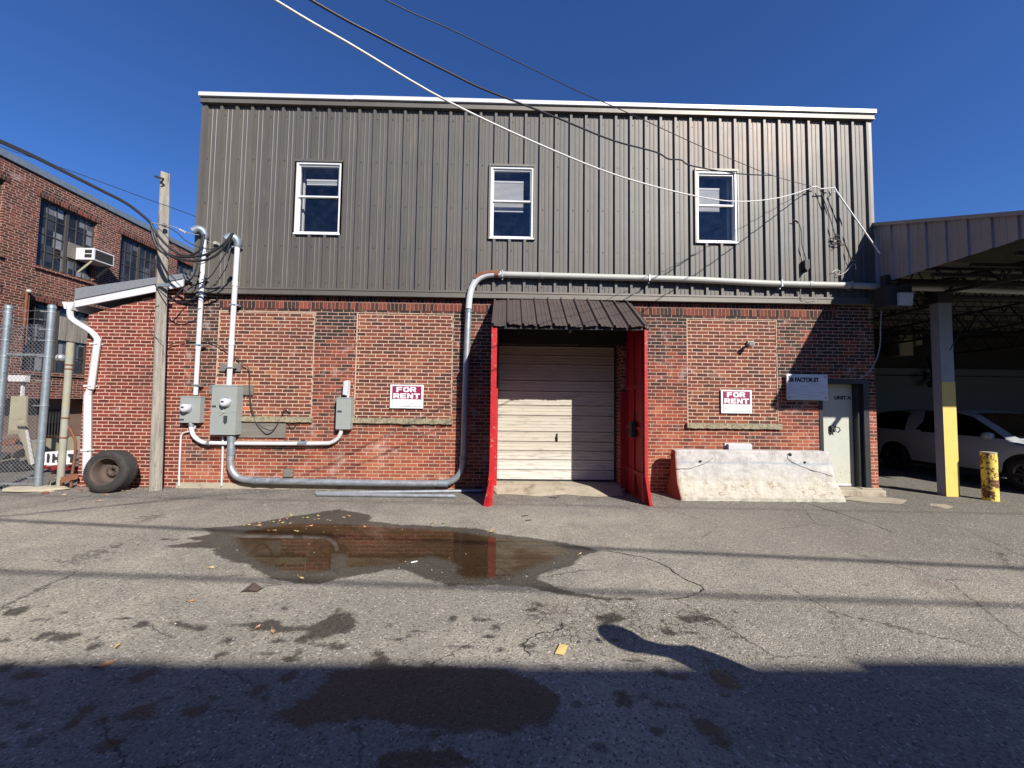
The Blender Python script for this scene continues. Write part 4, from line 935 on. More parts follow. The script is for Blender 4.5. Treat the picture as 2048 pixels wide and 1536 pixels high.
cable(pp([(1613,544),(1605,553),(1603,568),(1601,590),(1612,602),(1630,600),(1642,588)],-.13),.006,M['gcable'],'grey wire hanging from the small splice box over the pipe')
cable(pp([(1766,565),(1764,600),(1761,650),(1760,690),(1752,720),(1737,745),(1718,758)],-.2),.011,M['gcable'],'grey cable drooping down the right corner to the unit door')
cable([P(1900,700,-.3),P(1925,655,-.3),P(1930,640,-.3)],.008,M['cable'],'short black cable crossing the steel column')
cable(pp([(318,698),(345,688),(372,682),(400,680),(430,687),(462,706),(485,727),(498,739),(499,780),(502,815),(512,845),(525,862),(535,868),(548,860),(560,838),(568,820),(574,816),(581,824)],-.05),.008,M['cable'],'black wire drooping from the timber pole in a long loop over the brick')
cable(pp([(500,785),(505,820),(520,850),(538,860),(550,856),(565,828),(577,830),(578,848),(584,857),(592,850),(595,834)],-.035),.006,M['cable'],'second thin black wire curling over the grey plywood board')
# left cables
YL=-.75
def lc(L,r,label,mat='cable',y=YL,g='service cables at the timber pole'): return cable(pp(L,y),r,M[mat],label,g)
bund=[(-40,262),(0,280),(60,307),(120,337),(200,378),(250,404),(285,430),(303,448)]
for i,dy in enumerate((0,3,5)):
    lc([(x,yy+dy*(1-x/420)) for x,yy in bund]+[list(q_) for q_ in [((305,470),(318,500),(345,512),(380,514),(415,508),(445,490),(464,468)),((312,478),(325,498),(350,516),(395,522),(430,512),(455,485),(466,466)),((308,460),(322,478),(340,496),(370,512),(400,500),(408,468))][i]],.020,['topmost strand','middle strand','lowest strand'][i]+' of the thick black service bundle sweeping in from the upper left')
lc([(-20,285),(0,293),(150,345),(300,400),(340,414),(391,433)],.006,'thin black wire passing behind the pole top to the siding corner')
lc([(300,445),(318,448),(345,453),(378,466),(398,470)],.008,'bare neutral wire with clamp right of the pole',mat='gcable')
lc([(318,448),(350,462),(372,482),(400,495),(425,498),(450,488),(464,470)],.008,'black wire dipping from the clamp to the taller riser')
lc([(330,470),(360,500),(395,528),(425,515),(450,492)],.006,'thin black wire dipping lowest between pole and riser')
cable(pp([(405,470),(401,490),(396,520),(389,548),(378,562),(362,580),(345,600),(342,603)],-.35),.014,M['cable'],'black cable falling from the left weatherhead to the lean-to roof','service cables at the timber pole')
cable(pp([(464,470),(455,500),(440,525),(425,548),(410,562),(390,570),(375,580)],-.3),.010,M['cable'],'black cable hanging slack between the two white risers','service cables at the timber pole')
cable(pp([(310,570),(320,582),(338,598),(355,605),(380,600),(400,588)],-.4),.010,M['cable'],'black cable wrapped round the timber pole at roof height','service cables at the timber pole')
cable(pp([(318,610),(305,620),(299,645),(304,668),(325,683)],-.36),.005,M['cable'],'thin black loop beside the timber pole','service cables at the timber pole')
c=P(367,460,YL); mb=MB(); 
for k in range(4): mb.tube([c+Vector((k*.03-.06,0,-k*.015)),c+Vector((k*.03-.045,0,-k*.015-.008))],.022-.003*(k%2),8)
mb.build('cable_clamp',M['pvc'],None,label='pale wedge clamp on the neutral wire right of the pole',cat='clamp')
c=P(432,487,-.12); mb=MB(); mb.box(c.x-.03,c.x+.03,-.15,-.05,c.z-.02,c.z+.03); mb.tube([c+Vector((-.03,-.03,0)),P(405,478,-.3)],.004,5); mb.build('wire_knob',M['creampipe'],None,label='small knob bracket on the siding between the risers',cat='bracket')
# ------------------------------------------------------------------ timber pole
b=G(311,972); b.y=-.22; e=empty('timber_pole',(b.x,b.y,0),'weathered square-cut timber utility pole standing against the lean-to wall','utility pole')
top=P(328,346,-.30); bx=P(311,970,-.22)
mb=MB(); rings=[]
for i in range(13):
    f_=i/12; c=Vector((bx.x,-.22,-.1)).lerp(Vector((top.x,-.28,top.z)),f_); w_=.118-.024*f_+random.uniform(-.003,.003)
    rings.append([(c.x+x*w_,c.y+yy*w_,c.z) for x,yy in((-1,.1),(-.86,-.15),(-.1,-.95),(.15,-.95),(.95,.1),(.85,.35),(.1,1),(-.3,.9))])
vs=[q for r_ in rings for q in r_]; fs=[(i*8+j,i*8+(j+1)%8,i*8+8+(j+1)%8,i*8+8+j) for i in range(12) for j in range(8)]; fs.append(tuple(96+j for j in range(8)))
mb.add(vs,fs); mb.build('shaft',M['timber'],e)
c=P(322,357,-.42); mb=MB(); mb.bar(c+Vector((-.10,-.02,.03)),c+Vector((.05,0,-.01)),.03,.03); mb.bar(c+Vector((.05,0,-.01)),c+Vector((0,0,-.08)),.02,.02); mb.build('bracket',M['darksteel'],e)
mb=MB(); c=P(330,570,-.4); mb.box(c.x-.16,c.x+.05,-.38,-.35,c.z-.02,c.z+.04); c=P(328,450,-.4); mb.box(c.x-.02,c.x+.02,-.42,-.36,c.z-.03,c.z+.03); mb.build('bolt_plate',M['galv'],e)
# ------------------------------------------------------------------ truck wheel
wc=Vector((-7.17,-.40,.378)); e=empty('truck_wheel',(wc.x,-.45,0),'worn black truck tyre on a rusty deep rim, leaning on the lean-to wall','tyre')
axv=Vector((.06,-1,.13)).normalized()
def rel(h): return wc+axv*h
prof=[(.228,.10),(.242,.125),(.28,.132),(.33,.124),(.36,.104),(.372,.08)]
for i in range(7):
    h=.08-i*.025
    prof+=[(.376,h),(.376,h-.015),(.365,h-.017),(.365,h-.023)]
prof+=[(.372,-.10),(.36,-.12),(.32,-.134),(.25,-.13),(.228,-.105)]
mb=MB(); mb.lathe(prof,wc,axv,72); 
# shoulder lugs
for i in range(60):
    a=2*PI*i/60; u=Vector((0,0,1)); x=axv.cross(u).normalized(); yv=axv.cross(x); d=x*math.cos(a)+yv*math.sin(a); tg=axv.cross(d)
    for h in(.09,-.10): mb.bar(wc+axv*h+d*.35,wc+axv*h+d*.374,.012,.03,up=axv)
mb.build('tyre',M['rubber'],e)
mb=MB(); mb.lathe([(.232,.105),(.243,.117),(.238,.124),(.226,.115),(.215,.09),(.205,.0),(.195,-.06),(.12,-.085),(.10,-.05),(.098,-.03),(.075,-.025),(.045,-.025),(.042,-.09),(.042,-.15)],wc,axv,56); mb.build('rim',M['rimrust'],e)
mb=MB()
for i in range(8):
    a=2*PI*i/8; u=Vector((0,0,1)); x=axv.cross(u).normalized(); yv=axv.cross(x); d=x*math.cos(a)+yv*math.sin(a)
    mb.lathe([(0,.014),(.010,.012),(.011,0)],wc+d*.072-axv*.028,axv,8)
mb.build('wheel_bolt',M['darksteel'],e)
# ------------------------------------------------------------------ barrier
bx0,bx1=3.17,6.12; e=empty('concrete_barrier',((bx0+bx1)/2,-.35,0),'whitewashed concrete road barrier with cracks in front of the brick wall','barrier')
pf=[(-.66,0),(-.66,.06),(-.60,.16),(-.50,.33),(-.455,.62),(-.43,.86),(-.40,.88),(-.27,.88),(-.24,.86),(-.215,.62),(-.17,.33),(-.07,.16),(-.01,.06),(-.01,0)]
# refine the profile
pf2=[]
for i in range(len(pf)-1):
    n=max(1,int(math.hypot(pf[i+1][0]-pf[i][0],pf[i+1][1]-pf[i][1])/.045))
    for k in range(n): pf2.append((pf[i][0]+(pf[i+1][0]-pf[i][0])*k/n,pf[i][1]+(pf[i+1][1]-pf[i][1])*k/n))
pf2.append(pf[-1]); nS=70; vs=[];fs=[];K=len(pf2)
for i in range(nS+1):
    u=i/nS
    for yy,z in pf2:
        endk=max(0,1-min(i,nS-i)/1.5); x=bx0+(bx1-bx0)*u
        if i>nS/2: x+=.06*(1-min(z/.5,1))
        p=Vector((x,yy,z)); nn=mnoise.noise(p*7)*.010+mnoise.noise(p*22)*.006+ (mnoise.noise(p*9+Vector((5,5,5)))*.02 if z<.3 else 0)
        rb_=.014*endk; sgn=-1 if yy<-.33 else 1
        zz=z+ (mnoise.noise(Vector((x*6,yy*3,9)))*.02 if z<.05 else 0)
        vs.append((x,yy+sgn*(nn-rb_),max(zz,-.02)-rb_*(1 if z>.8 else 0)))
for i in range(nS):
    for j in range(K-1): fs.append((i*K+j,i*K+j+1,(i+1)*K+j+1,(i+1)*K+j))
fs.append(tuple(range(K))); fs.append(tuple(nS*K+j for j in range(K))[::-1])
mb=MB(); mb.add(vs,fs); mb.build('barrier_body',M['barrier'],e)
def yfront(z):
    for i in range(6):
        if pf[i][1]<=z<=pf[i+1][1]: a,b=pf[i],pf[i+1]; return a[0]+(b[0]-a[0])*(z-a[1])/(b[1]-a[1]+1e-9)
    return -.43
def bcrack(L,w_=.008):
    mb=MB(); q=[]
    for i,(x,z) in enumerate(L):
        if i:
            for k in range(5):
                f_=(k+1)/5; xx=L[i-1][0]+(x-L[i-1][0])*f_; zz=L[i-1][1]+(z-L[i-1][1])*f_+random.uniform(-.006,.006); q.append(Vector((xx,yfront(zz)+.006,zz)))
        else: q.append(Vector((x,yfront(z)-.004,z)))
    for i in range(len(q)-1): a=q[i];b_=q[i+1]; ww=w_*random.uniform(.4,1); mb.bar(a-(b_-a)*.1,b_+(b_-a)*.1,.03,ww*.8,up=(0,0,1))
    return mb
bcrack([(bx0+.02,.54),(bx0+.22,.54),(bx0+.45,.60),(bx0+.62,.68),(bx0+.70,.74)]).build('crack',M['tar'],e)
bcrack([(bx0+2.12,.83),(bx0+2.10,.76),(bx0+2.18,.68),(bx0+2.5,.55),(bx0+2.90,.44)]).build('crack',M['tar'],e)
mb=MB()
for x,z in((bx0+.46,.68),(bx0+2.42,.68)): mb.lathe([(0,.012),(.022,.012),(.022,0)],(x,yfront(z),z),(0,-1,0),12)
mb.lathe([(0,.012),(.028,.014),(.034,0)],(bx0+2.16,yfront(.82),.82),(0,-1,0),9); mb.build('lifting_hole',M['black'],e)
mb=MB(); mb.tube([(bx0+.02,-.33,.76),(bx0-.06,-.33,.77),(bx0-.09,-.33,.74)],.010,6); mb.build('rebar_stub',M['rust'],e)
# ------------------------------------------------------------------ carport
cp=empty('carport',(12,2,0),'open sided carport with faded ribbed fascia, steel joists and a pale back wall','building')
CX=7.44; LZ=4.18; LY=-3.06
mb=MB(); ztop=lambda y_:LZ+.03+(5.42-LZ)*(1-y_/LY)
ribbed(mb,0.0,3.06,lambda s:LZ,lambda s:max(ztop(-s),LZ+.02),lambda s,o,z:(CX-o,-s,z),ph=.05,depth=.03)
mb.build('ribbed_fascia',M['fascia'],cp,fixn=False)
mb=MB(); mb.bar((CX-.03,.0,5.46),(CX-.03,LY,LZ+.07),.06,.06,up=(1,0,0)); mb.box(CX-.045,CX,-.07,0,LZ,5.42); mb.build('fascia_trim',M['fascia'],cp)
mb=MB(); mb.add([(CX+.01,0,5.44),(26,0,5.44),(26,LY,LZ+.06),(CX+.01,LY,LZ+.06),(CX+.01,0,5.38),(26,0,5.38),(26,LY,LZ),(CX+.01,LY,LZ)],[(0,1,2,3),(4,7,6,5),(0,4,5,1),(1,5,6,2),(2,6,7,3),(3,7,4,0)]); mb.box(CX+.01,26,-.02,7.2,5.38,5.46)
mb.build('front_roof',M['awn'],cp)
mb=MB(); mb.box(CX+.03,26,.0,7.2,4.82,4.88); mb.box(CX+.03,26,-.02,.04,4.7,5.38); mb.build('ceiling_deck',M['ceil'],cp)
# corrugation of the deck
mb=MB()
for i in range(46): yy=.1+i*.155; mb.box(CX+.05,26,yy,yy+.05,4.80,4.822)
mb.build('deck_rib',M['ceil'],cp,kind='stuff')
def joist(mb,a,b,h,n,w=.03):
    a=Vector(a);b=Vector(b); mb.bar(a,b,w*1.6,w); mb.bar(a-Vector((0,0,h)),b-Vector((0,0,h)),w*1.6,w)
    for i in range(n):
        p=a.lerp(b,i/n);q=a.lerp(b,(i+1)/n);m_=a.lerp(b,(i+.5)/n)-Vector((0,0,h)); mb.bar(p,m_,w*.6);mb.bar(m_,q,w*.6)
for i in range(7):
    mb=MB(); yy=.55+i*1.0; joist(mb,(CX+.05,yy,4.77),(24,yy,4.77),.42,34,.028); mb.build('bar_joist',M['darksteel'],cp)
for X_ in(8.75,12.6,17):
    mb=MB(); joist(mb,(X_,-2.9,4.1),(X_,0,4.3),.25,7,.05); joist(mb,(X_,0,4.32),(X_,7,4.32),.5,12,.045); mb.build('girder_truss',M['darksteel'],cp)
mb=MB(); joist(mb,(CX+.05,-.05,4.3),(24,-.05,4.3),.35,26,.04); mb.bar((CX,-2.9,4.13),(26,-2.9,4.13),.08,.1)
for i in range(5): mb.bar((CX+.1+i*.1,-.4-.5*i,4.12),(CX+4+i*1.5,-.4-.5*i,4.12),.05,.06)
mb.build('eave_beam',M['darksteel'],cp)
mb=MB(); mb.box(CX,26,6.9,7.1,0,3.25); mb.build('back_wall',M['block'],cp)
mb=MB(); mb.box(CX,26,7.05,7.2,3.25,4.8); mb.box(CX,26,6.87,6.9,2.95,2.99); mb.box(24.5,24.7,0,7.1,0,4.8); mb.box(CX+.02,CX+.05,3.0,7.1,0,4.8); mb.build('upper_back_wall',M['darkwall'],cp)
# interior equipment on the back wall
for k,(a,b,lab) in enumerate((((1798,670),(1827,711),'grey electrical panel high on the carport back wall'),((1831,668),(1845,690),'small pale switch box on the carport back wall right of the grey panel'))):
    p=P(*a,6.6);q=P(*b,6.6); mb=MB(); mb.box(p.x,q.x,6.6,7.04 if p.z>3.25 else 6.88,q.z,p.z); mb.box(p.x+.04,q.x-.04,6.585,6.6,q.z+.04,p.z-.04); mb.build('fuse_cabinet',M['beige'],None,label=lab,cat='electrical box',bevel=.01)
p=P(1863,728,6.6); mb=MB(); mb.tube(smooth_path([P(1858,715,6.7),P(1866,740,6.7),P(1866,765,6.7)],4),.07,8); mb.lathe([(0,.1),(.12,.08),(.13,0),(0,-.1)],P(1853,752,6.65),(0,-1,0),14); mb.lathe([(0,.1),(.12,.08),(.13,0),(0,-.1)],P(1860,768,6.65),(0,-1,0),14); mb.build('gas_meter',M['darksteel'],None,label='dark gas meter on the carport back wall left of the steel column',cat='gas meter')
# column
c0=P(1888,990,-.12); cx0=P(1889,900,-.12).x; cx1=P(1915.5,900,-.12).x
e=empty('steel_column',((cx0+cx1)/2,0,0),'grey steel carport column with yellow painted lower front','column')
mb=MB(); mb.box(cx0,cx1,-.12,-.10,0,4.0); mb.box(cx0,cx1,.02,.04,0,4.0); mb.box((cx0+cx1)/2-.012,(cx0+cx1)/2+.012,-.1,.02,0,4.0)
mb.box(cx0,cx0+.03,-.10,.02,0,3.9)
mb.build('shaft',M['greysteel'],e)
ztY=P(1900,764,-.13).z
mb=MB(); mb.box(cx0-.003,cx1+.003,-.1245,-.12,.0,ztY); mb.build('yellow_paint',M['yellow'],e)
mb=MB(); mb.box(cx0-.05,cx1+.0,-.16,.10,3.83,4.30); mb.build('cap_plate',M['darksteel'],e)
# bollard
bc=G(1995,1003); bc=Vector((bc.x,bc.y+.1,0)); zt=.90
e=empty('bollard',(bc.x,bc.y,0),'chipped yellow steel bollard rusting in patches beside the carport','bollard')
mb=MB(); mb.lathe([(.108,-.05),(.108,.3),(.108,.6),(.108,zt-.02)],bc,(0,0,1),28); mb.build('post',M['bollard'],e)
mb=MB(); mb.lathe([(.109,zt-.02),(.109,zt),(.10,zt+.005),(0,zt+.008)],bc,(0,0,1),28,smooth=False); mb.build('cap',M['conc'],e)
# pale patches on the ground by the corner
for pts,lab in((([(1690,988),(1760,992),(1815,1000),(1805,1008),(1740,1005),(1680,998)]),'c'),(([(1860,1007),(1890,1008),(1908,1014),(1895,1018),(1860,1012)]),'p')):
    q=[G(*p,.004) for p in pts]; q=[Vector((v.x,min(v.y,-.19),.005)) for v in q]; mb=MB(); mb.add(q,[tuple(range(len(q)))]); mb.build('pavement_patch',M['conc'],None,base=q[0],kind='structure',fixn=False)
# ------------------------------------------------------------------ SUV
def suv():
    X0=10.82; hw=.95; CXc=X0+hw; yf=-.62; L=4.62; wf=yf+.92; wr=wf+2.74
    e=empty('parked_car',(CXc,yf+L/2,0),'white sport utility car parked nose out under the carport','car')
    def prof(s): # s distance from nose
        belt=np.interp(s,[0,.05,.25,1.1,1.3,4.2,4.5,4.62],[.62,.78,.93,1.04,1.07,1.14,1.12,.95])
        roof=np.interp(s,[0,.05,.25,1.1,1.30,1.9,2.3,3.0,3.9,4.25,4.5,4.62],[.66,.82,.96,1.07,1.16,1.58,1.68,1.71,1.66,1.60,1.3,1.0])
        bot=np.interp(s,[0,.1,.4,4.2,4.62],[.42,.28,.25,.28,.45])
        for wc_ in(.92,3.66):
            d=abs(s-wc_)
            if d<.43: bot=max(bot,.36+math.sqrt(.43**2-d*d))
        h=np.interp(s,[0,.15,.6,3.9,4.5,4.62],[.72,.86,.95,.95,.88,.80])
        tw=np.interp(s,[0,1.1,1.5,2.2,3.9,4.4,4.62],[.98,.97,.88,.80,.79,.82,.95])*h
        return belt,max(roof,belt+.02),bot,h,tw
    ss=np.unique(np.concatenate([np.arange(0,4.621,.05),[4.62]])); vs=[];fs=[];K=11
    for s in ss:
        be,ro,bo,h,tw=prof(s); y_=yf+s; mid=bo+(be-bo)*.5
        half=[(h*.96,bo),(h,mid if mid<.75 else bo+(be-bo)*.4),(h*1.0,be-.10 if be-.10>bo else bo+.02),(h*.97,be),(tw,ro-.05),(tw*.8,ro)]
        ring=[(-a,z) for a,z in half]+[(0,ro+.015)]+[(a,z) for a,z in half[::-1]]
        K=len(ring); vs+=[(CXc+a,y_,z) for a,z in ring]
    n=len(ss)
    for i in range(n-1):
        for j in range(K-1): fs.append((i*K+j,i*K+j+1,(i+1)*K+j+1,(i+1)*K+j))
    fs.append(tuple(range(K))); fs.append(tuple((n-1)*K+j for j in range(K)))
    mb=MB(); mb.add(vs,fs,True)
    for i_,f in enumerate(mb.f):
        if len(f)!=4: continue
        cx_=sum(vs[k][0] for k in f)/4-CXc; cs=sum(vs[k][1] for k in f)/4-yf; cz=sum(vs[k][2] for k in f)/4; be,ro,bo,h,tw=prof(cs)
        if 1.25<cs<4.3 and be+.01<cz<ro-.03 and abs(cx_)>.5 and not(3.12<cs+(cz-be)*.55<3.50): mb.mi[i_]=1
    mb.build('body',[M['carpaint'],M['carglass']],e)
    # glass set on the sides
    def side(s,z,sg,out=.006):
        be,ro,bo,h,tw=prof(s); f_=(z-be)/max(ro-.05-be,.02); a=h*.97+(tw-h*.97)*min(max(f_,0),1); return (CXc+sg*(a+out),yf+s,z)
    for sg in(-1,1):
        for poly in([(1.42,1.11),(1.95,1.50),(2.32,1.60),(2.34,1.12)],[(2.38,1.12),(2.38,1.60),(2.80,1.62),(3.08,1.16)],[(3.52,1.2),(3.26,1.60),(4.1,1.52),(4.22,1.26)]):
            mb=MB(); pts=[side(s,z,sg) for s,z in poly]; mb.add(pts,[tuple(range(len(pts)))]); mb.build('side_window',M['carglass'],e,fixn=False)
    for sa,sb,nm in((1.14,1.98,'windscreen'),(4.28,4.56,'rear_window')):
        mb=MB(); q=[]
        for s in np.linspace(sa,sb,9):
            be,ro,bo,h,tw=prof(s); q.append([(CXc-tw*.78,yf+s,ro+.012),(CXc,yf+s,ro+.024),(CXc+tw*.78,yf+s,ro+.012)])
        for r_ in range(8):
            for k in(0,1): mb.quad(q[r_][k],q[r_][k+1],q[r_+1][k+1],q[r_+1][k])
        mb.build(nm,M['carglass'],e,fixn=False)
    for sg in(-1,1):
        mb=MB(); pts=[side(s,z,sg,.004) for s,z in((1.05,.86),(1.40,.90),(1.36,.84),(1.08,.80))]; mb.add(pts,[(0,1,2,3)]); mb.build('side_vent',M['black'],e,fixn=False)
        for s in(2.1,3.2):
            mb=MB(); c=Vector(side(s,1.02,sg,.02)); mb.bar(c+Vector((0,-.09,0)),c+Vector((0,.09,0)),.02,.025); split_build(mb,'door_handle',M['carpaint'],e)
        mb=MB(); c=Vector(side(1.5,1.12,sg,.10)); mb.lathe([(0,-.1),(.07,-.09),(.09,0),(.07,.06),(0,.07)],c,(0,1,0),12); mb.bar(c,c+Vector((-sg*.12,0,-.03)),.03); mb.build('wing_mirror',M['carpaint'],e)
        mb=MB(); mb.hexa([(CXc+sg*.45,yf-.01,.70),(CXc+sg*.80,yf+.10,.70),(CXc+sg*.80,yf+.3,.70),(CXc+sg*.45,yf+.2,.70),(CXc+sg*.45,yf+.02,.84),(CXc+sg*.82,yf+.13,.84),(CXc+sg*.82,yf+.35,.84),(CXc+sg*.45,yf+.2,.84)]); mb.build('headlight',M['lampglass'],e)
        mb=MB(); mb.box(CXc+sg*.97,CXc+sg*.5,yf+.2,yf+.25,.2,.3)
        mb=MB(); mb.bar(side(.6,.30,sg,0),side(4.1,.30,sg,0),.03,.08); mb.build('sill_trim',M['black'],e)
    mb=MB(); mb.box(CXc-.42,CXc+.42,yf-.015,yf+.02,.55,.72); mb.build('grille',M['black'],e)
    mb=MB(); mb.box(CXc-.8,CXc+.8,yf+.5,yf+4.3,.3,.45)
    for s in(.92,3.66): mb.box(CXc-.85,CXc+.85,yf+s-.42,yf+s+.42,.42,.80)
    mb.build('underbody',M['black'],e)
    for s in(.92,3.66):
        for sg in(-1,1):
            c=Vector((CXc+sg*.83,yf+s,.355)); a=Vector((sg,0,0))
            mb=MB(); mb.lathe([(.235,.09),(.27,.115),(.33,.11),(.355,.08),(.355,-.08),(.33,-.11),(.23,-.1)],c,a,36); wl=mb.build('wheel',M['rubber'],e)
            mb=MB(); mb.lathe([(.24,.09),(.23,.10),(.2,.06),(.19,.0)],c,a,36); mb.lathe([(.06,.06),(.05,.08),(0,.085)],c,a,16)
            for k in range(10):
                an=2*PI*k/10; d=Vector((0,math.cos(an),math.sin(an))); mb.bar(c+a*.07+d*.04,c+a*.08+d*.22,.03,.02)
            mb.build('rim',M['carrim'],wl)
suv()
# ------------------------------------------------------------------ factory on the left
FK=.045; FX=-13.0
def FP(px,py,off=0):
    "point of the factory wall plane X=FX-FK*(Y+7.6)+off"
    d=ray(px,py); t_=(FX+off-CAM.x)/(d.x+FK*d.y); return CAM+d*t_
def fx(y_,off=0): return FX-FK*(y_+7.6)+off
fa=empty('brick_factory',(-14,6,0),'three bay old brick factory with steel sash windows at the far left','building')
ZF=FP(200,412).z
Y0,Y1=-1.0,30.0
def hole(pl,pr): a=FP(*pl);b=FP(*pr); return (a.y,b.y,b.z,a.z)
up_=[]
h1=hole((82,394),(188,562)); wd=h1[1]-h1[0]; pit=FP(243,468).y-FP(82,394).y
zt,zb=FP(85,395).z,FP(75,530).z
for k in range(-1,8): up_.append((h1[0]+pit*k,h1[0]+pit*k+wd,zb,zt))
lzt,lzb=FP(66,600).z,FP(98,745).z
lo_=[(h1[0]+pit*k-.15,h1[0]+pit*k+wd,lzb,lzt) for k in range(-1,3)]
dh=FP(95,797).z; db=FP(95,877).z
door=(FP(88,850).y-3.0,FP(164,850).y+.4,db,dh)
holes=up_+lo_+[door]
mb=MB(); wall(mb,-5,Y1,0,ZF,holes,0,.4)
mb.v=[(fx(x)-yy,x,z) for x,yy,z in mb.v]; mb.box(-28,fx(30),Y1,Y1+.3,0,ZF); mb.box(-28,fx(-5)-.01,-5.3,-5,0,ZF); mb.build('factory_wall',M['factb'],fa)
mb=MB(); mb.hexa([(-30,-5.3,ZF),(fx(-5)+.06,-5.3,ZF),(fx(30)+.06,30.3,ZF),(-30,30.3,ZF),(-30,-5.3,ZF+.18),(fx(-5)+.06,-5.3,ZF+.18),(fx(30)+.06,30.3,ZF+.18),(-30,30.3,ZF+.18)]); mb.build('roof_edge',M['galvpost'],fa)
mb=MB(); mb.box(-16.5,-16.3,-5,30,0,ZF); mb.box(-16.3,fx(30)-.5,-5,30,lzt+.3,lzt+.5); mb.build('inner_wall',M['interior'],fa)
M['sash']=gm('dark steel sash',(.05,.045,.04),.7,0,var=.3); M['stone']=M['sill']
def sashwin(h,cols,rows_,low=False):
    y0,y1,z0,z1=h
    mb=MB(); F=lambda y_,o,z:(fx(y_)-o,y_,z)
    def bx(ya,yb,za,zb_,o0=.10,o1=.15): mb.hexa([F(ya,o1,za),F(ya,o0,za),F(yb,o0,za),F(yb,o1,za),F(ya,o1,zb_),F(ya,o0,zb_),F(yb,o0,zb_),F(yb,o1,zb_)])
    t_=.035
    bx(y0,y0+.05,z0,z1);bx(y1-.05,y1,z0,z1);bx(y0+.05,y1-.05,z0,z0+.05);bx(y0+.05,y1-.05,z1-.06,z1)
    ym=(y0+y1)/2; bx(ym-.045,ym+.045,z0+.05,z1-.06,.09,.15)
    for hh,(ya,yb) in enumerate(((y0+.05,ym-.045),(ym+.045,y1-.05))):
        for i in range(1,cols): yy=ya+(yb-ya)*i/cols; bx(yy-.01,yy+.01,z0+.05,z1-.06,.11,.14)
    for j in range(1,rows_): zz=z0+(z1-z0)*j/rows_; bx(y0+.05,ym-.045,zz-.012,zz+.012,.108,.138); bx(ym+.045,y1-.05,zz-.012,zz+.012,.108,.138)
    w_=mb.build('sash_window',M['sash'],fa)
    mb=MB(); mb.quad(F(y0+.04,.128,z0+.04),F(y1-.04,.128,z0+.04),F(y1-.04,.128,z1-.05),F(y0+.04,.128,z1-.05)); mb.build('pane',M['glassdirty'],w_,fixn=False)
    mb=MB(); mb.hexa([F(y0-.05,.1,z0-.10),F(y0-.05,-.05,z0-.10),F(y1+.05,-.05,z0-.10),F(y1+.05,.1,z0-.10),F(y0-.05,.1,z0-.002),F(y0-.05,-.05,z0-.01),F(y1+.05,-.05,z0-.01),F(y1+.05,.1,z0-.002)]); mb.build('sill',M['factb'],w_)
    return w_
for k,h in enumerate(up_[:6]): ww_=sashwin(h,3,4)
for h in lo_: sashwin(h,3,4)
# soldier lintels
M['flint']=M['soldier']
for h in up_[:6]+lo_:
    mb=MB(); y0,y1,z0,z1=h; mb.hexa([(fx(y0-.1)+.0,y0-.1,z1),(fx(y0-.1)+.012,y0-.1,z1),(fx(y1+.1)+.012,y1+.1,z1),(fx(y1+.1),y1+.1,z1)]+[(fx(y0-.1)+.0,y0-.1,z1+.21),(fx(y0-.1)+.012,y0-.1,z1+.21),(fx(y1+.1)+.012,y1+.1,z1+.21),(fx(y1+.1),y1+.1,z1+.21)]); mb.build('lintel',M['flint2'] if 'flint2' in M else M['soldier'],fa)
# plywood in windows
F=lambda y_,o,z:(fx(y_)-o,y_,z)
def plate(y0,y1,z0,z1,o,mat,name='boarding'):
    mb=MB(); mb.hexa([F(y0,o+.02,z0),F(y0,o,z0),F(y1,o,z0),F(y1,o+.02,z0),F(y0,o+.02,z1),F(y0,o,z1),F(y1,o,z1),F(y1,o+.02,z1)]); return mb.build(name,mat,fa)
h=up_[1]; ym=(h[0]+h[1])/2; plate(ym+.05,h[1]-.06,h[2]+.55,h[2]+(h[3]-h[2])*.52,.07,M['board'])
h=lo_[1]; ym=(h[0]+h[1])/2; plate(ym+.05,h[1]-.02,h[2]+(h[3]-h[2])*.5,h[2]+(h[3]-h[2])*.86,.07,M['timber'])
# recessed ground floor front: brown panels, barred window
y0,y1,z0,z1=door
mb=MB(); mb.hexa([F(y0,.42,z0),F(y0,.38,z0),F(y1,.38,z0),F(y1,.42,z0),F(y0,.42,z1),F(y0,.38,z1),F(y1,.38,z1),F(y1,.42,z1)]); mb.build('brown_cladding',M['brown'],fa)
a=FP(92,820,-.36);b=FP(124,868,-.36)
mb=MB(); mb.hexa([F(a.y,.375,b.z),F(a.y,.37,b.z),F(b.y,.37,b.z),F(b.y,.375,b.z),F(a.y,.375,a.z),F(a.y,.37,a.z),F(b.y,.37,a.z),F(b.y,.375,a.z)]); gw=mb.build('barred_window',M['glassdirty'],fa)
mb=MB()
for i in range(7): yy=a.y+(b.y-a.y)*i/6; mb.bar(F(yy,.32,b.z),F(yy,.32,a.z),.02)
for z in(a.z,b.z,(a.z+b.z)/2): mb.bar(F(a.y,.32,z),F(b.y,.32,z),.02)
mb.build('window_bar',M['darksteel'],gw)
mb=MB(); mb.hexa([F(-5,0,0),F(-5,-.04,0),F(12,-.04,0),F(12,0,0),F(-5,0,z0),F(-5,-.04,z0),F(12,-.04,z0),F(12,0,z0)]); mb.build('base_course',M['beige'],fa)
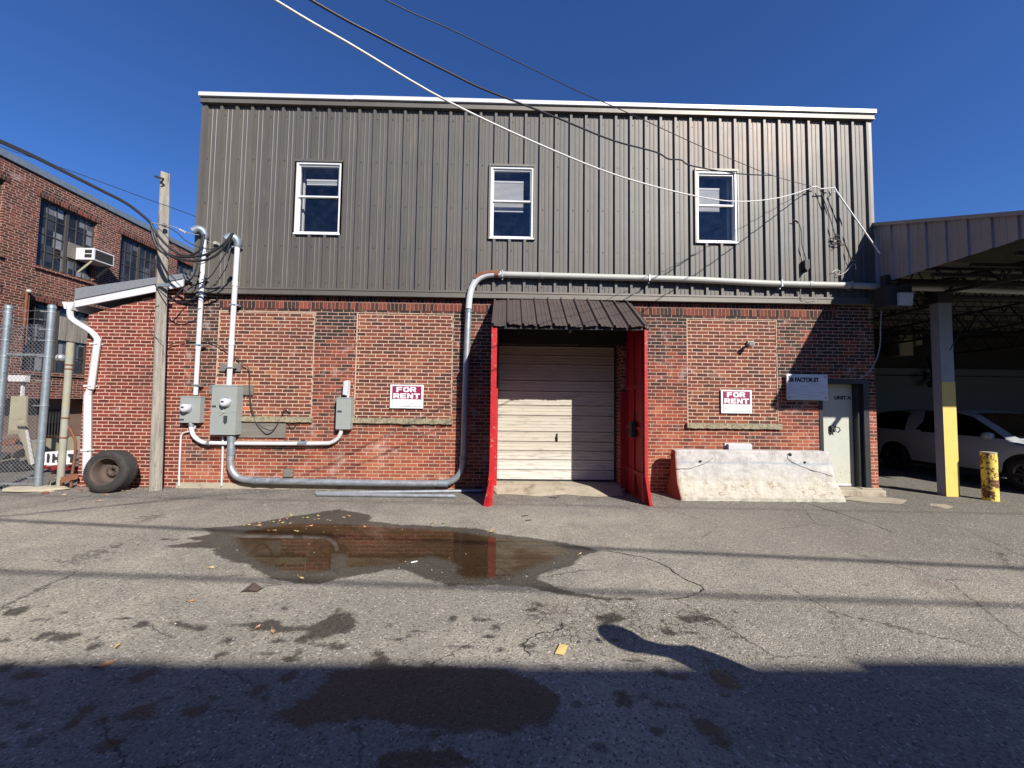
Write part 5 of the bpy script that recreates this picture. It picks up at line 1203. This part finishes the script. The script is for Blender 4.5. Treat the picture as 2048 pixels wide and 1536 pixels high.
# AC unit
c=FP(178,515); yc=c.y; zc=FP(178,515).z
e=empty('air_conditioner',(fx(yc)+.2,yc,zc-.2),'white window air conditioner propped on timber struts on the factory wall','air conditioner')
hh=.19; l=.48; y0,y1=FP(168,515).y,FP(200,515).y
mb=MB(); mb.box(fx(yc)-.1,fx(yc)+.50,yc-.33,yc+.30,zc-hh,zc+hh); mb.build('casing',M['white'],e,bevel=.008)
mb=MB(); mb.box(fx(yc)+.502,fx(yc)+.506,yc-.29,yc+.26,zc-hh+.04,zc+hh-.04)
for i in range(2): mb.box(fx(yc)+.22,fx(yc)+.44,yc-.334,yc-.331,zc-.12+i*.14,zc-.01+i*.14)
mb.build('grille',M['darksteel'],e)
mb=MB()
for yy in(yc-.28,yc+.25): mb.bar((fx(yc)+.02,yy,zc-hh-.38),(fx(yc)+.42,yy,zc-hh-.02),.04,.06)
split_build(mb,'strut',M['beige'],e)
# small lamp with conduit on factory
c=FP(58,583,.1); e=empty('wall_lamp',c,'small old lamp with dangling conduit on the factory brick','light'); mb=MB(); mb.lathe([(0,.06),(.04,.05),(.06,0),(.03,-.04),(0,-.05)],c,(0,0,1),12); mb.build('lamp_head',M['creampipe'],e); mb=MB(); mb.tube([c+Vector((-.05,0,0)),c+Vector((-.06,0,-1.0))],.03,8); mb.tube([c+Vector((-.05,.05,0)),c+Vector((-.06,.07,-1.5))],.015,6); mb.build('conduit',M['rust'],e)
# ------------------------------------------------------------------ fence, posts, junk
FY=-.36
p0=P(101,614,FY); pbx=P(76,975,FY)
e=empty('chain_link_fence',(pbx.x-.6,FY,0),'tall galvanised chain link fence with rails and barbed wire at the left edge','fence')
def post(xa,xb,zt,name='post'):
    mb=MB(); mb.tube([(xa,FY,-.05),(xb,FY,zt)],.055,14); mb.lathe([(.062,-.03),(.062,0),(.05,.035),(.02,.05),(0,.052)],(xb,FY,zt),(0,0,1),14); mb.build(name,M['galvpost'],e)
    mb=MB()
    for z in(.25,.9,1.55,2.0,2.45,2.75,2.95,zt-.1): mb.tube([(xa+(xb-xa)*z/zt,FY,z-.012),(xa+(xb-xa)*z/zt,FY,z+.012)],.062,12); mb.box(xa+(xb-xa)*z/zt-.12,xa+(xb-xa)*z/zt,FY-.07,FY-.06,z-.01,z+.01)
    split_build(mb,'tension_band',M['galv'],e)
zt=p0.z; xA=(p0.x+pbx.x)/2; post(xA-.0,xA+.02,zt); xB=P(10,700,FY).x; post(xB-.02,xB+.01,zt-.02)
x_=xB-2.6; mb=MB()
mb=MB(); zr1=P(60,709,FY).z; mb.tube([(x_,FY,zr1+.0),(xA,FY,zr1-.01)],.028,10); mb.tube([(x_,FY,.12),(xA,FY,.12)],.02,8); mb.build('rail',M['galv'],e)
mb=MB(); d=.072; zt2=P(60,649,FY).z; zb2=.06; x0_,x1_=x_,xA-.07
n=int(((x1_-x0_)+(zt2-zb2))/d)
for sg in(1,-1):
    for i in range(n):
        c=i*d
        # line x = x0+c - (z-zb) (sg 1) or mirrored
        pts=[]
        for z in(zb2,zt2):
            x=x0_+c-(z-zb2) if sg==1 else x1_-c+(z-zb2); pts.append((x,z))
        (xa,za),(xb_,zb_)=pts
        def clip(xa,za,xb_,zb_):
            for lim,side_ in((x0_,1),(x1_,-1)):
                if (xa-lim)*side_<0 and (xb_-lim)*side_<0: return None
                if (xa-lim)*side_<0: t_=(lim-xa)/(xb_-xa); za=za+(zb_-za)*t_; xa=lim
                if (xb_-lim)*side_<0: t_=(lim-xa)/(xb_-xa); zb_=za+(zb_-za)*t_; xb_=lim
            return xa,za,xb_,zb_
        r_=clip(xa,za,xb_,zb_)
        if r_: mb.bar((r_[0],FY-.03+.003*sg,r_[1]),(r_[2],FY-.03+.003*sg,r_[3]),.0035,.0035)
mb.build('wire_mesh',M['galv'],e)
mb=MB()
for k in range(3):
    z=zt-.08-k*.16; q=[(x_+(xA-x_)*i/24,FY-.02,z+.012*math.sin(i*2.3+k)) for i in range(25)]; mb.tube(q,.003,5)
    for i in range(12): x=x_+(xA-x_)*(i+.5)/12; mb.bar((x-.02,FY-.03,z-.02),(x+.02,FY-.01,z+.02),.003); mb.bar((x-.02,FY-.03,z+.02),(x+.02,FY-.01,z-.02),.003)
mb.build('barbed_wire',M['galv'],e)
# concrete post with clamp
a=P(116,968,-.15);b=P(141,686,-.15); e=empty('concrete_post',(a.x,-.15,0),'pale concrete filled post with a gate roller, between fence and downspout','post')
mb=MB(); mb.tube([(a.x+.04,-.15,-.05),(a.x+.05,-.15,b.z)],.053,14); mb.tube([(a.x+.05,-.15,b.z-.42),(a.x+.05,-.15,b.z+.005)],.057,14); mb.build('shaft',M['postc'],e)
mb=MB(); c=P(122,716,-.2); mb.lathe([(0,-.05),(.07,-.045),(.075,0),(.03,.01),(.03,.03),(.07,.035),(.06,.06),(0,.065)],c,(1,-.3,0),16); mb.bar(c,(a.x+.05,-.15,c.z-.03),.04); mb.build('gate_roller',M['galv'],e)
mb=MB()
for z in(b.z-.42,b.z-.5,.95,1.32): mb.tube([(a.x+.05,-.15,z-.012),(a.x+.05,-.15,z+.012)],.06,14)
split_build(mb,'wire_band',M['rust'],e)
# rusty frame
mb=MB(); q=[P(*p,-.12) for p in((136,852),(144,866),(151,885),(149,915),(144,950),(142,974))]; mb.tube(smooth_path(q,3),.022,6); a=P(122,960,-.25);b=P(155,952,-.1); mb.bar(a,b,.03,.10); mb.bar(a,(a.x,a.y,0),.02,.02); mb.build('rusty_frame',M['rust'],None,label='bent rusty steel frame beside the lean-to corner',cat='frame')
# yard clutter
def on(px,py,y_): return P(px,py,y_)
def leanboard(pts,y_,th,mat,label,name='leaning_board',dy=.25,cat='board'):
    dy=.03; th=min(th,.04)
    q=[on(x,yy,y_) for x,yy in pts]; zmn=min(p.z for p in q); zmx=max(p.z for p in q)
    vs=[];
    for p in q: k=(p.z-zmn)/(zmx-zmn); vs.append((p.x,y_+dy*k,p.z))
    vs+=[(v[0],v[1]+th,v[2]) for v in vs]; n=len(q)
    mb=MB(); mb.add(vs,[tuple(range(n)),tuple(range(2*n-1,n-1,-1))]+[(i,i+n,(i+1)%n+n,(i+1)%n) for i in range(n)]); return mb.build(name,mat,None,label=label,cat=cat)
leanboard([(19,792),(50,792),(47,905),(12,908)],2.2,.08,M['beige'],'tall beige panel leaning in the yard behind the fence',dy=.2)
leanboard([(30,848),(47,846),(67,925),(58,930)],1.4,.05,M['beige'],'narrow pale board leaning at a slant behind the fence',dy=.2)
leanboard([(47,862),(50,860),(66,928),(62,932)],1.36,.03,M['white'],'white stick propped along the slanting board behind the fence',dy=.2)
leanboard([(-30,872),(28,868),(52,915),(-30,918)],1.9,.3,M['brown'],'brown crate of scrap behind the fence',name='scrap_crate',cat='crate')
a=on(16,750,2.2);b=on(50,763,2.2)
mb=MB(); mb.box(a.x,b.x,2.2,2.3,b.z,a.z); mb.bar(((a.x+b.x)/2,2.34,b.z+.1),((a.x+b.x)/2,2.34,0),.05); mb.build('white_sign_board',M['white'],None,label='blank white board on posts behind the chain link fence',cat='board')
# sign lying against the base
e=empty('discarded_sign',on(120,910,1.2),'long white sign with black letters lying on its side behind the post','sign'); 
a=on(84,906,1.2);b=on(146,905,1.2); zt_=on(100,905,1.2).z; zb_=on(100,932,1.2).z
mb=MB(); mb.hexa([(a.x,1.2,zb_),(b.x,1.2,zb_+.05),(b.x,1.24,zb_+.05),(a.x,1.24,zb_),(a.x,1.26,zt_),(b.x,1.26,zt_+.05),(b.x,1.3,zt_+.05),(a.x,1.3,zt_)]); mb.build('sign_face',M['signw'],e)
text_mesh('e l H I T',.24,((a.x+b.x)/2,1.19,(zt_+zb_)/2+.02),M['inkd'],'lettering',e,bold=.014,sx=.95)
a2=on(84,930,1.1);b2=on(146,928,1.1); mb=MB(); q=[];
for i in range(9): x=a2.x+(b2.x-a2.x)*i/8; q.append((x,1.05+.05*math.sin(i*1.7),a2.z-.02+.03*math.sin(i*2.1)))
for i in range(8): (x,y_,z),(x2,y2,z2)=q[i],q[i+1]; mb.add([(x,y_,z),(x2,y2,z2),(x2,y2+.1,z2-.09),(x,y_+.1,z-.08),(x,y_+.3,z-.04),(x2,y2+.3,z2-.05)],[(0,1,2,3),(3,2,5,4)])
mb.build('red_tarp',M['redcloth'],None,label='crumpled red strip of tarp below the discarded sign',cat='tarp')
random.seed(5)
for k in range(5):
    c=on(random.uniform(-5,45),random.uniform(830,930),1.5); mb=MB(); s_=random.uniform(.12,.25); vs=[]
    bm=bmesh.new(); bmesh.ops.create_icosphere(bm,subdivisions=1,radius=s_)
    for v in bm.verts: v.co*=random.uniform(.6,1.2)
    mb.add([(v.co.x*1.5+c.x,v.co.y+1.5,max(v.co.z*.8+max(c.z-.6,.1),.0)) for v in bm.verts],[tuple(v.index for v in f.verts) for f in bm.faces]); bm.free()
    mb.build('scrap_lump',[M['black'],M['rust'],M['darksteel']][k%3],None,label='dark lump of scrap in the pile behind the fence',cat='scrap',group='scrap pile behind the fence')
# concrete footing, rubble
def rock(c,s,mat,label,name='rubble_stone',group='rubble at the fence foot',flat=.5,cat='stone'):
    bm=bmesh.new(); bmesh.ops.create_icosphere(bm,subdivisions=2,radius=1)
    for v in bm.verts:
        n1=mnoise.noise(v.co*1.7+Vector(c)*3); v.co*=1+.35*n1
    mb=MB(); mb.add([(v.co.x*s[0]+c[0],v.co.y*s[1]+c[1],max(v.co.z*s[2]+s[2]*.4,-.01)) for v in bm.verts],[tuple(v.index for v in f.verts) for f in bm.faces]); bm.free()
    return mb.build(name,mat,None,label=label,cat=cat,group=group)
g=G(45,985); rock((g.x,g.y+.15,0),(.55,.22,.06),M['conc'],'broad pale concrete footing at the base of the fence post',name='concrete_footing',group=None,cat='footing')
for k in range(16):
    px=random.uniform(60,160); py=random.uniform(975,990); g=G(px,py); s_=random.uniform(.02,.06)
    rock((g.x,g.y,0),(s_*1.3,s_,s_*.6),M[random.choice(['conc','board','rust'])],'small lump of rubble among the debris at the fence foot')
c=G(98,978); mb=MB()
for k in range(3): mb.lathe([(.09,0),(.10,.01),(.09,.02)],(c.x+k*.012,c.y+.1,.09+k*.01),(.3,-1,.2+k*.1),18)
mb.build('cable_coil',M['beige'],None,label='coil of old cable at the foot of the concrete post',cat='cable')
# gravel along the wall base
random.seed(11); mb=MB()
for k in range(900):
    if k%3==0: px=random.uniform(270,980); py=random.uniform(972,986)
    elif k%3==1: px=random.uniform(1240,1760); py=random.uniform(990,1012)
    else: px=random.uniform(0,2040); py=1000+random.random()**1.5*300
    g=G(px,py); s_=random.uniform(.003,.011)
    if g.y>-.05: g.y=-.05-random.random()*.1
    mb.add([(g.x-s_,g.y,0),(g.x,g.y-s_*.8,0),(g.x+s_,g.y,0),(g.x,g.y+s_*.8,0),(g.x+random.uniform(-.3,.3)*s_,g.y,s_*.9)],[(0,1,4),(1,2,4),(2,3,4),(3,0,4)])
mb.build('loose_gravel',M['conc'],base=(0,0,0),kind='stuff',label='fine loose gravel scattered over the asphalt',cat='gravel')
# leaves
def leafmesh(name,mat,s):
    mb=MB(); n=7; L=[]
    for i in range(n):
        u=i/(n-1); w_=.42*math.sin(PI*min(u*1.05,1))**.8*(1+.25*math.sin(i*2.4)); L.append(((u-.5)*2*s,w_*s,u))
    vs=[];
    for x,w_,u in L: vs+=[(x,-w_,.35*s*abs(math.sin(u*3+1))+.004),(x,0,.10*s*math.sin(u*5)+.006),(x,w_,.28*s*u+.004)]
    fs=[]
    for i in range(n-1):
        for j in(0,1): fs.append((i*3+j,i*3+j+1,i*3+4+j,i*3+3+j))
    mb.add(vs,fs); mb.tube([(-s,0,.006),(-1.5*s,.1*s,.02)],.0015,4)
    return mb.build(name,mat,base=(0,0,0),fixn=False)
protos=[leafmesh('fallen_leaf',M['leaf'],.035),leafmesh('fallen_leaf',M['leafb'],.04)]
lp=[(495,1052,0),(515,1053,1),(516,1048,1),(545,1063,1),(562,1048,0),(560,1043,1),(580,1049,0),(592,1064,0),(583,1032,0),(612,1037,0),(620,1054,1),(634,1040,0),(637,1033,0),(661,1044,1),(687,1036,0),(698,1033,1),(730,1055,1),(575,1040,1),(545,1045,0),(602,1158,0),
    (420,1137,0),(515,1257,1),(545,1265,1),(452,997,0),(705,991,0),(865,1048,1),(888,1048,0),(230,985,0),(210,990,1),(250,983,0),(265,979,0),(195,1005,1),(235,1295,0),(205,1335,1),(380,1205,1),(980,1065,0),(985,1062,1),(1160,1110,0)]
usedp=[False,False]
for i,(px,py,k) in enumerate(lp):
    g=G(px,py); o=protos[k] if not usedp[k] else protos[k].copy()
    if usedp[k]: col.objects.link(o)
    usedp[k]=True
    o.location=(g.x,g.y,.006); o.rotation_euler=(random.uniform(-.2,.2),random.uniform(-.2,.2),random.uniform(0,6.28)); s_=random.uniform(.7,1.25); o.scale=(s_,s_,s_)
    inpud=i<19
    if k==0: tag(o,'small yellow fallen leaf on the wet asphalt at the puddle' if inpud else 'small yellow fallen leaf lying on dry asphalt','leaf','yellow leaves in the puddle' if inpud else 'yellow leaves on dry asphalt')
    else: tag(o,'small orange fallen leaf on the wet asphalt at the puddle' if inpud else 'small orange fallen leaf lying on dry asphalt','leaf','orange leaves in the puddle' if inpud else 'orange leaves on dry asphalt')
# curled brown leaf
g=G(512,1181); mb=MB(); mb.add([(g.x-.12,g.y-.04,.0),(g.x-.04,g.y+.03,.06),(g.x+.05,g.y+.0,.03),(g.x+.10,g.y+.04,.05),(g.x+.04,g.y-.05,.02),(g.x-.03,g.y-.06,.03)],[(0,1,5),(1,2,4,5),(2,3,4)]); mb.tube([(g.x+.08,g.y+.03,.05),(g.x+.18,g.y+.08,.03)],.004,4); mb.build('curled_leaf',M['rimrust'],None,label='large curled brown leaf in front of the puddle',cat='leaf')
# card
a=[G(1120,1288,.01),G(1136,1291,.02),G(1128,1310,.012),G(1110,1307,.006)]
mb=MB(); mb.add([tuple(p) for p in a]+[(p.x,p.y,p.z+.003) for p in a],[(0,1,2,3),(7,6,5,4),(0,1,5,4),(1,2,6,5),(2,3,7,6),(3,0,4,7)]); mb.build('yellow_card',M['paper'],None,label='yellow card lying at the edge of the big shadow',cat='card')
# sticks / litter
for px,py,dx,s_,lab in((1105,996,.06,.012,'dark scrap of litter in front of the loading door'),(1050,1033,.05,.006,'dark twig on the asphalt nearer the loading door'),(1057,1042,.04,.006,'dark twig beside another, just above the puddle tip'),(828,1126,.03,.006,'white scrap of paper floating in the puddle')):
    g=G(px,py); mb=MB(); mb.bar((g.x-dx,g.y-.01,.01),(g.x+dx,g.y+.02,.012),s_*2,.008); mb.build('litter',M['signw'] if 'white' in lab else M['black'],None,label=lab,cat='litter')
# ------------------------------------------------------------------ behind the camera: the building that shades the foreground
rb_=empty('rear_building',(2,-14,0),'plain brick building behind the viewer that shades the foreground','building')
BH=5.45; BY=-11.6
mb=MB(); mb.box(-18,22,BY-6,BY,0,BH-.15); mb.build('rear_wall',M['rearb'],rb_)
mb=MB(); x=-18.1
while x<22:
    l=random.uniform(.5,.9); mb.box(x,min(x+l-.01,22.1),BY-6.1,BY+.06,BH-.15,BH+random.uniform(-.035,.03)); x+=l
mb.build('rear_coping',M['conc'],rb_)
# overhead lines whose shadows cross the asphalt
def upole(x,y_,label):
    e=empty('utility_pole',(x,y_,0),label,'utility pole','utility poles behind the viewer'); mb=MB(); mb.tube([(x,y_,-.1),(x,y_,8)],[.16,.11],12); mb.build('shaft',M['timber'],e)
    mb=MB(); mb.bar((x,y_-1.6,6.0),(x,y_+1.4,6.0),.1,.12); mb.build('crossarm',M['timber'],e)
upole(-14,-9.3,'timber utility pole out of view to the left'); upole(16,-11.2,'timber utility pole out of view to the right')
SH=6.0
def shline(l,r,rad,label,z=SH):
    a=G(*l);b=G(*r); k=z/.83; A=Vector((a.x+.68*k,a.y-k,z));B=Vector((b.x+.68*k,b.y-k,z)); d=(B-A)
    A2=A+d*((-14-A.x)/d.x);B2=A+d*((16-A.x)/d.x)
    pts=[A2.lerp(B2,i/8) for i in range(9)]
    return cable(pts,rad,M['cable'],label,'power lines above the viewer',3,'power_line')
shline((0,1040),(2048,1137),.028,'thick power line above the viewer, nearest the warehouse but one')
shline((0,1143),(2048,1212),.022,'power line above the viewer, farthest from the warehouse')
shline((0,990),(2048,1028),.009,'thin power line above the viewer, nearest the warehouse',6.4)
# ------------------------------------------------------------------ person just outside the frame (casts the head-and-shoulder shadow)
def skin_mesh(joints,edges,sub=2):
    me=bpy.data.meshes.new('sk'); me.from_pydata([j[0] for j in joints],edges,[]); o=bpy.data.objects.new('sk',me); col.objects.link(o)
    sk=o.modifiers.new('s','SKIN'); sk.use_smooth_shade=True; sb=o.modifiers.new('u','SUBSURF'); sb.levels=sub; sb.render_levels=sub
    for v,j in zip(me.skin_vertices[0].data,joints): v.radius=(j[1],j[2] if len(j)>2 else j[1])
    me.skin_vertices[0].data[0].use_root=True
    dg=bpy.context.evaluated_depsgraph_get(); m2=bpy.data.meshes.new_from_object(o.evaluated_get(dg)); bpy.data.objects.remove(o); return m2
PB=Vector((2.75,-6.69,0))
hd=Vector((-.66,.16,1.50))  # head centre relative to base: leaning to the left
J=[((0,0,.92),.15,.12),((-.06,.02,1.06),.14,.11),((-.17,.05,1.22),.16,.12),((-.30,.08,1.36),.13,.11),((-.42,.11,1.43),.055),
   ((hd.x+.08,hd.y-.02,hd.z-.02),.075,.085),(tuple(hd),.10,.095),((hd.x-.09,hd.y+.02,hd.z+.04),.075,.08),
   ((-.22,-.11,1.42),.065),((-.12,-.20,1.24),.05),((-.32,-.14,1.10),.04),((-.36,-.06,1.09),.03),
   ((-.34,.28,1.30),.065),((-.40,.36,1.06),.05),((-.50,.16,.98),.04),((-.52,.10,.98),.03),
   ((.02,-.11,.84),.095),((.03,-.14,.48),.07),((.06,-.15,.10),.045),((-.10,-.17,.05),.045),
   ((.04,.12,.84),.095),((.05,.16,.48),.07),((.08,.18,.10),.045),((-.08,.19,.05),.045)]
E_=[(0,1),(1,2),(2,3),(3,4),(4,5),(5,6),(6,7),(3,8),(8,9),(9,10),(10,11),(3,12),(12,13),(13,14),(14,15),(0,16),(16,17),(17,18),(18,19),(0,20),(20,21),(21,22),(22,23)]
me=skin_mesh(J,E_)
for mname in('skin','coat','jeans','shoe'): me.materials.append(M[mname])
for p in me.polygons:
    c=p.center; 
    if c.z<.09: p.material_index=3
    elif c.z<.95: p.material_index=2 if not(c.x<-.3) else 0
    elif (c-hd).length<.22 and c.x<-.47: p.material_index=0
    elif c.x<-.29 and c.z<1.14: p.material_index=0
    else: p.material_index=1
    p.use_smooth=True
me.name='person'; person=bpy.data.objects.new('person',me); col.objects.link(person); person.location=PB; BASE[person]=PB
tag(person,'person in dark jacket and jeans leaning to one side just right of the viewer','person')
bm=bmesh.new(); bmesh.ops.create_icosphere(bm,subdivisions=3,radius=1)
mb=MB(); mb.add([tuple(PB+hd+Vector((.035+v.co.x*.135,v.co.y*.112,.02+v.co.z*.118))*1.0) for v in bm.verts if True],[tuple(v.index for v in f.verts) for f in bm.faces],True); bm.free()
mb.build('hair',M['hair'],person)
mb=MB(); f_=PB+hd+Vector((-.14,.01,-.01))
mb.lathe([(0,.03),(.012,.02),(.018,-.01),(0,-.02)],f_+Vector((-.03,0,.0)),(-.9,0,-.3),8); mb.build('nose',M['skin'],person)
for nm,wr,dr_ in(('hand',Vector((-.36,-.06,1.09)),Vector((-.8,.5,0))),('hand',Vector((-.52,.10,.98)),Vector((-.8,-.4,0)))):
    mb=MB(); d=dr_.normalized(); sd_=d.cross(Vector((0,0,1))).normalized(); b0=PB+wr
    mb.tube([b0,b0+d*.05,b0+d*.09],[.026,.036,.032],8)
    for k in range(4): s0_=b0+d*.085+sd_*(k-1.5)*.018; mb.tube([s0_,s0_+d*.035+Vector((0,0,-.005)),s0_+d*(.055+.008*(k in(1,2)))+Vector((0,0,-.03))],[.009,.008,.006],6)
    s0_=b0+d*.03+sd_*.03; mb.tube([s0_,s0_+sd_*.03+d*.02,s0_+sd_*.035+d*.05],[.011,.010,.007],6); mb.build(nm,M['skin'],person)
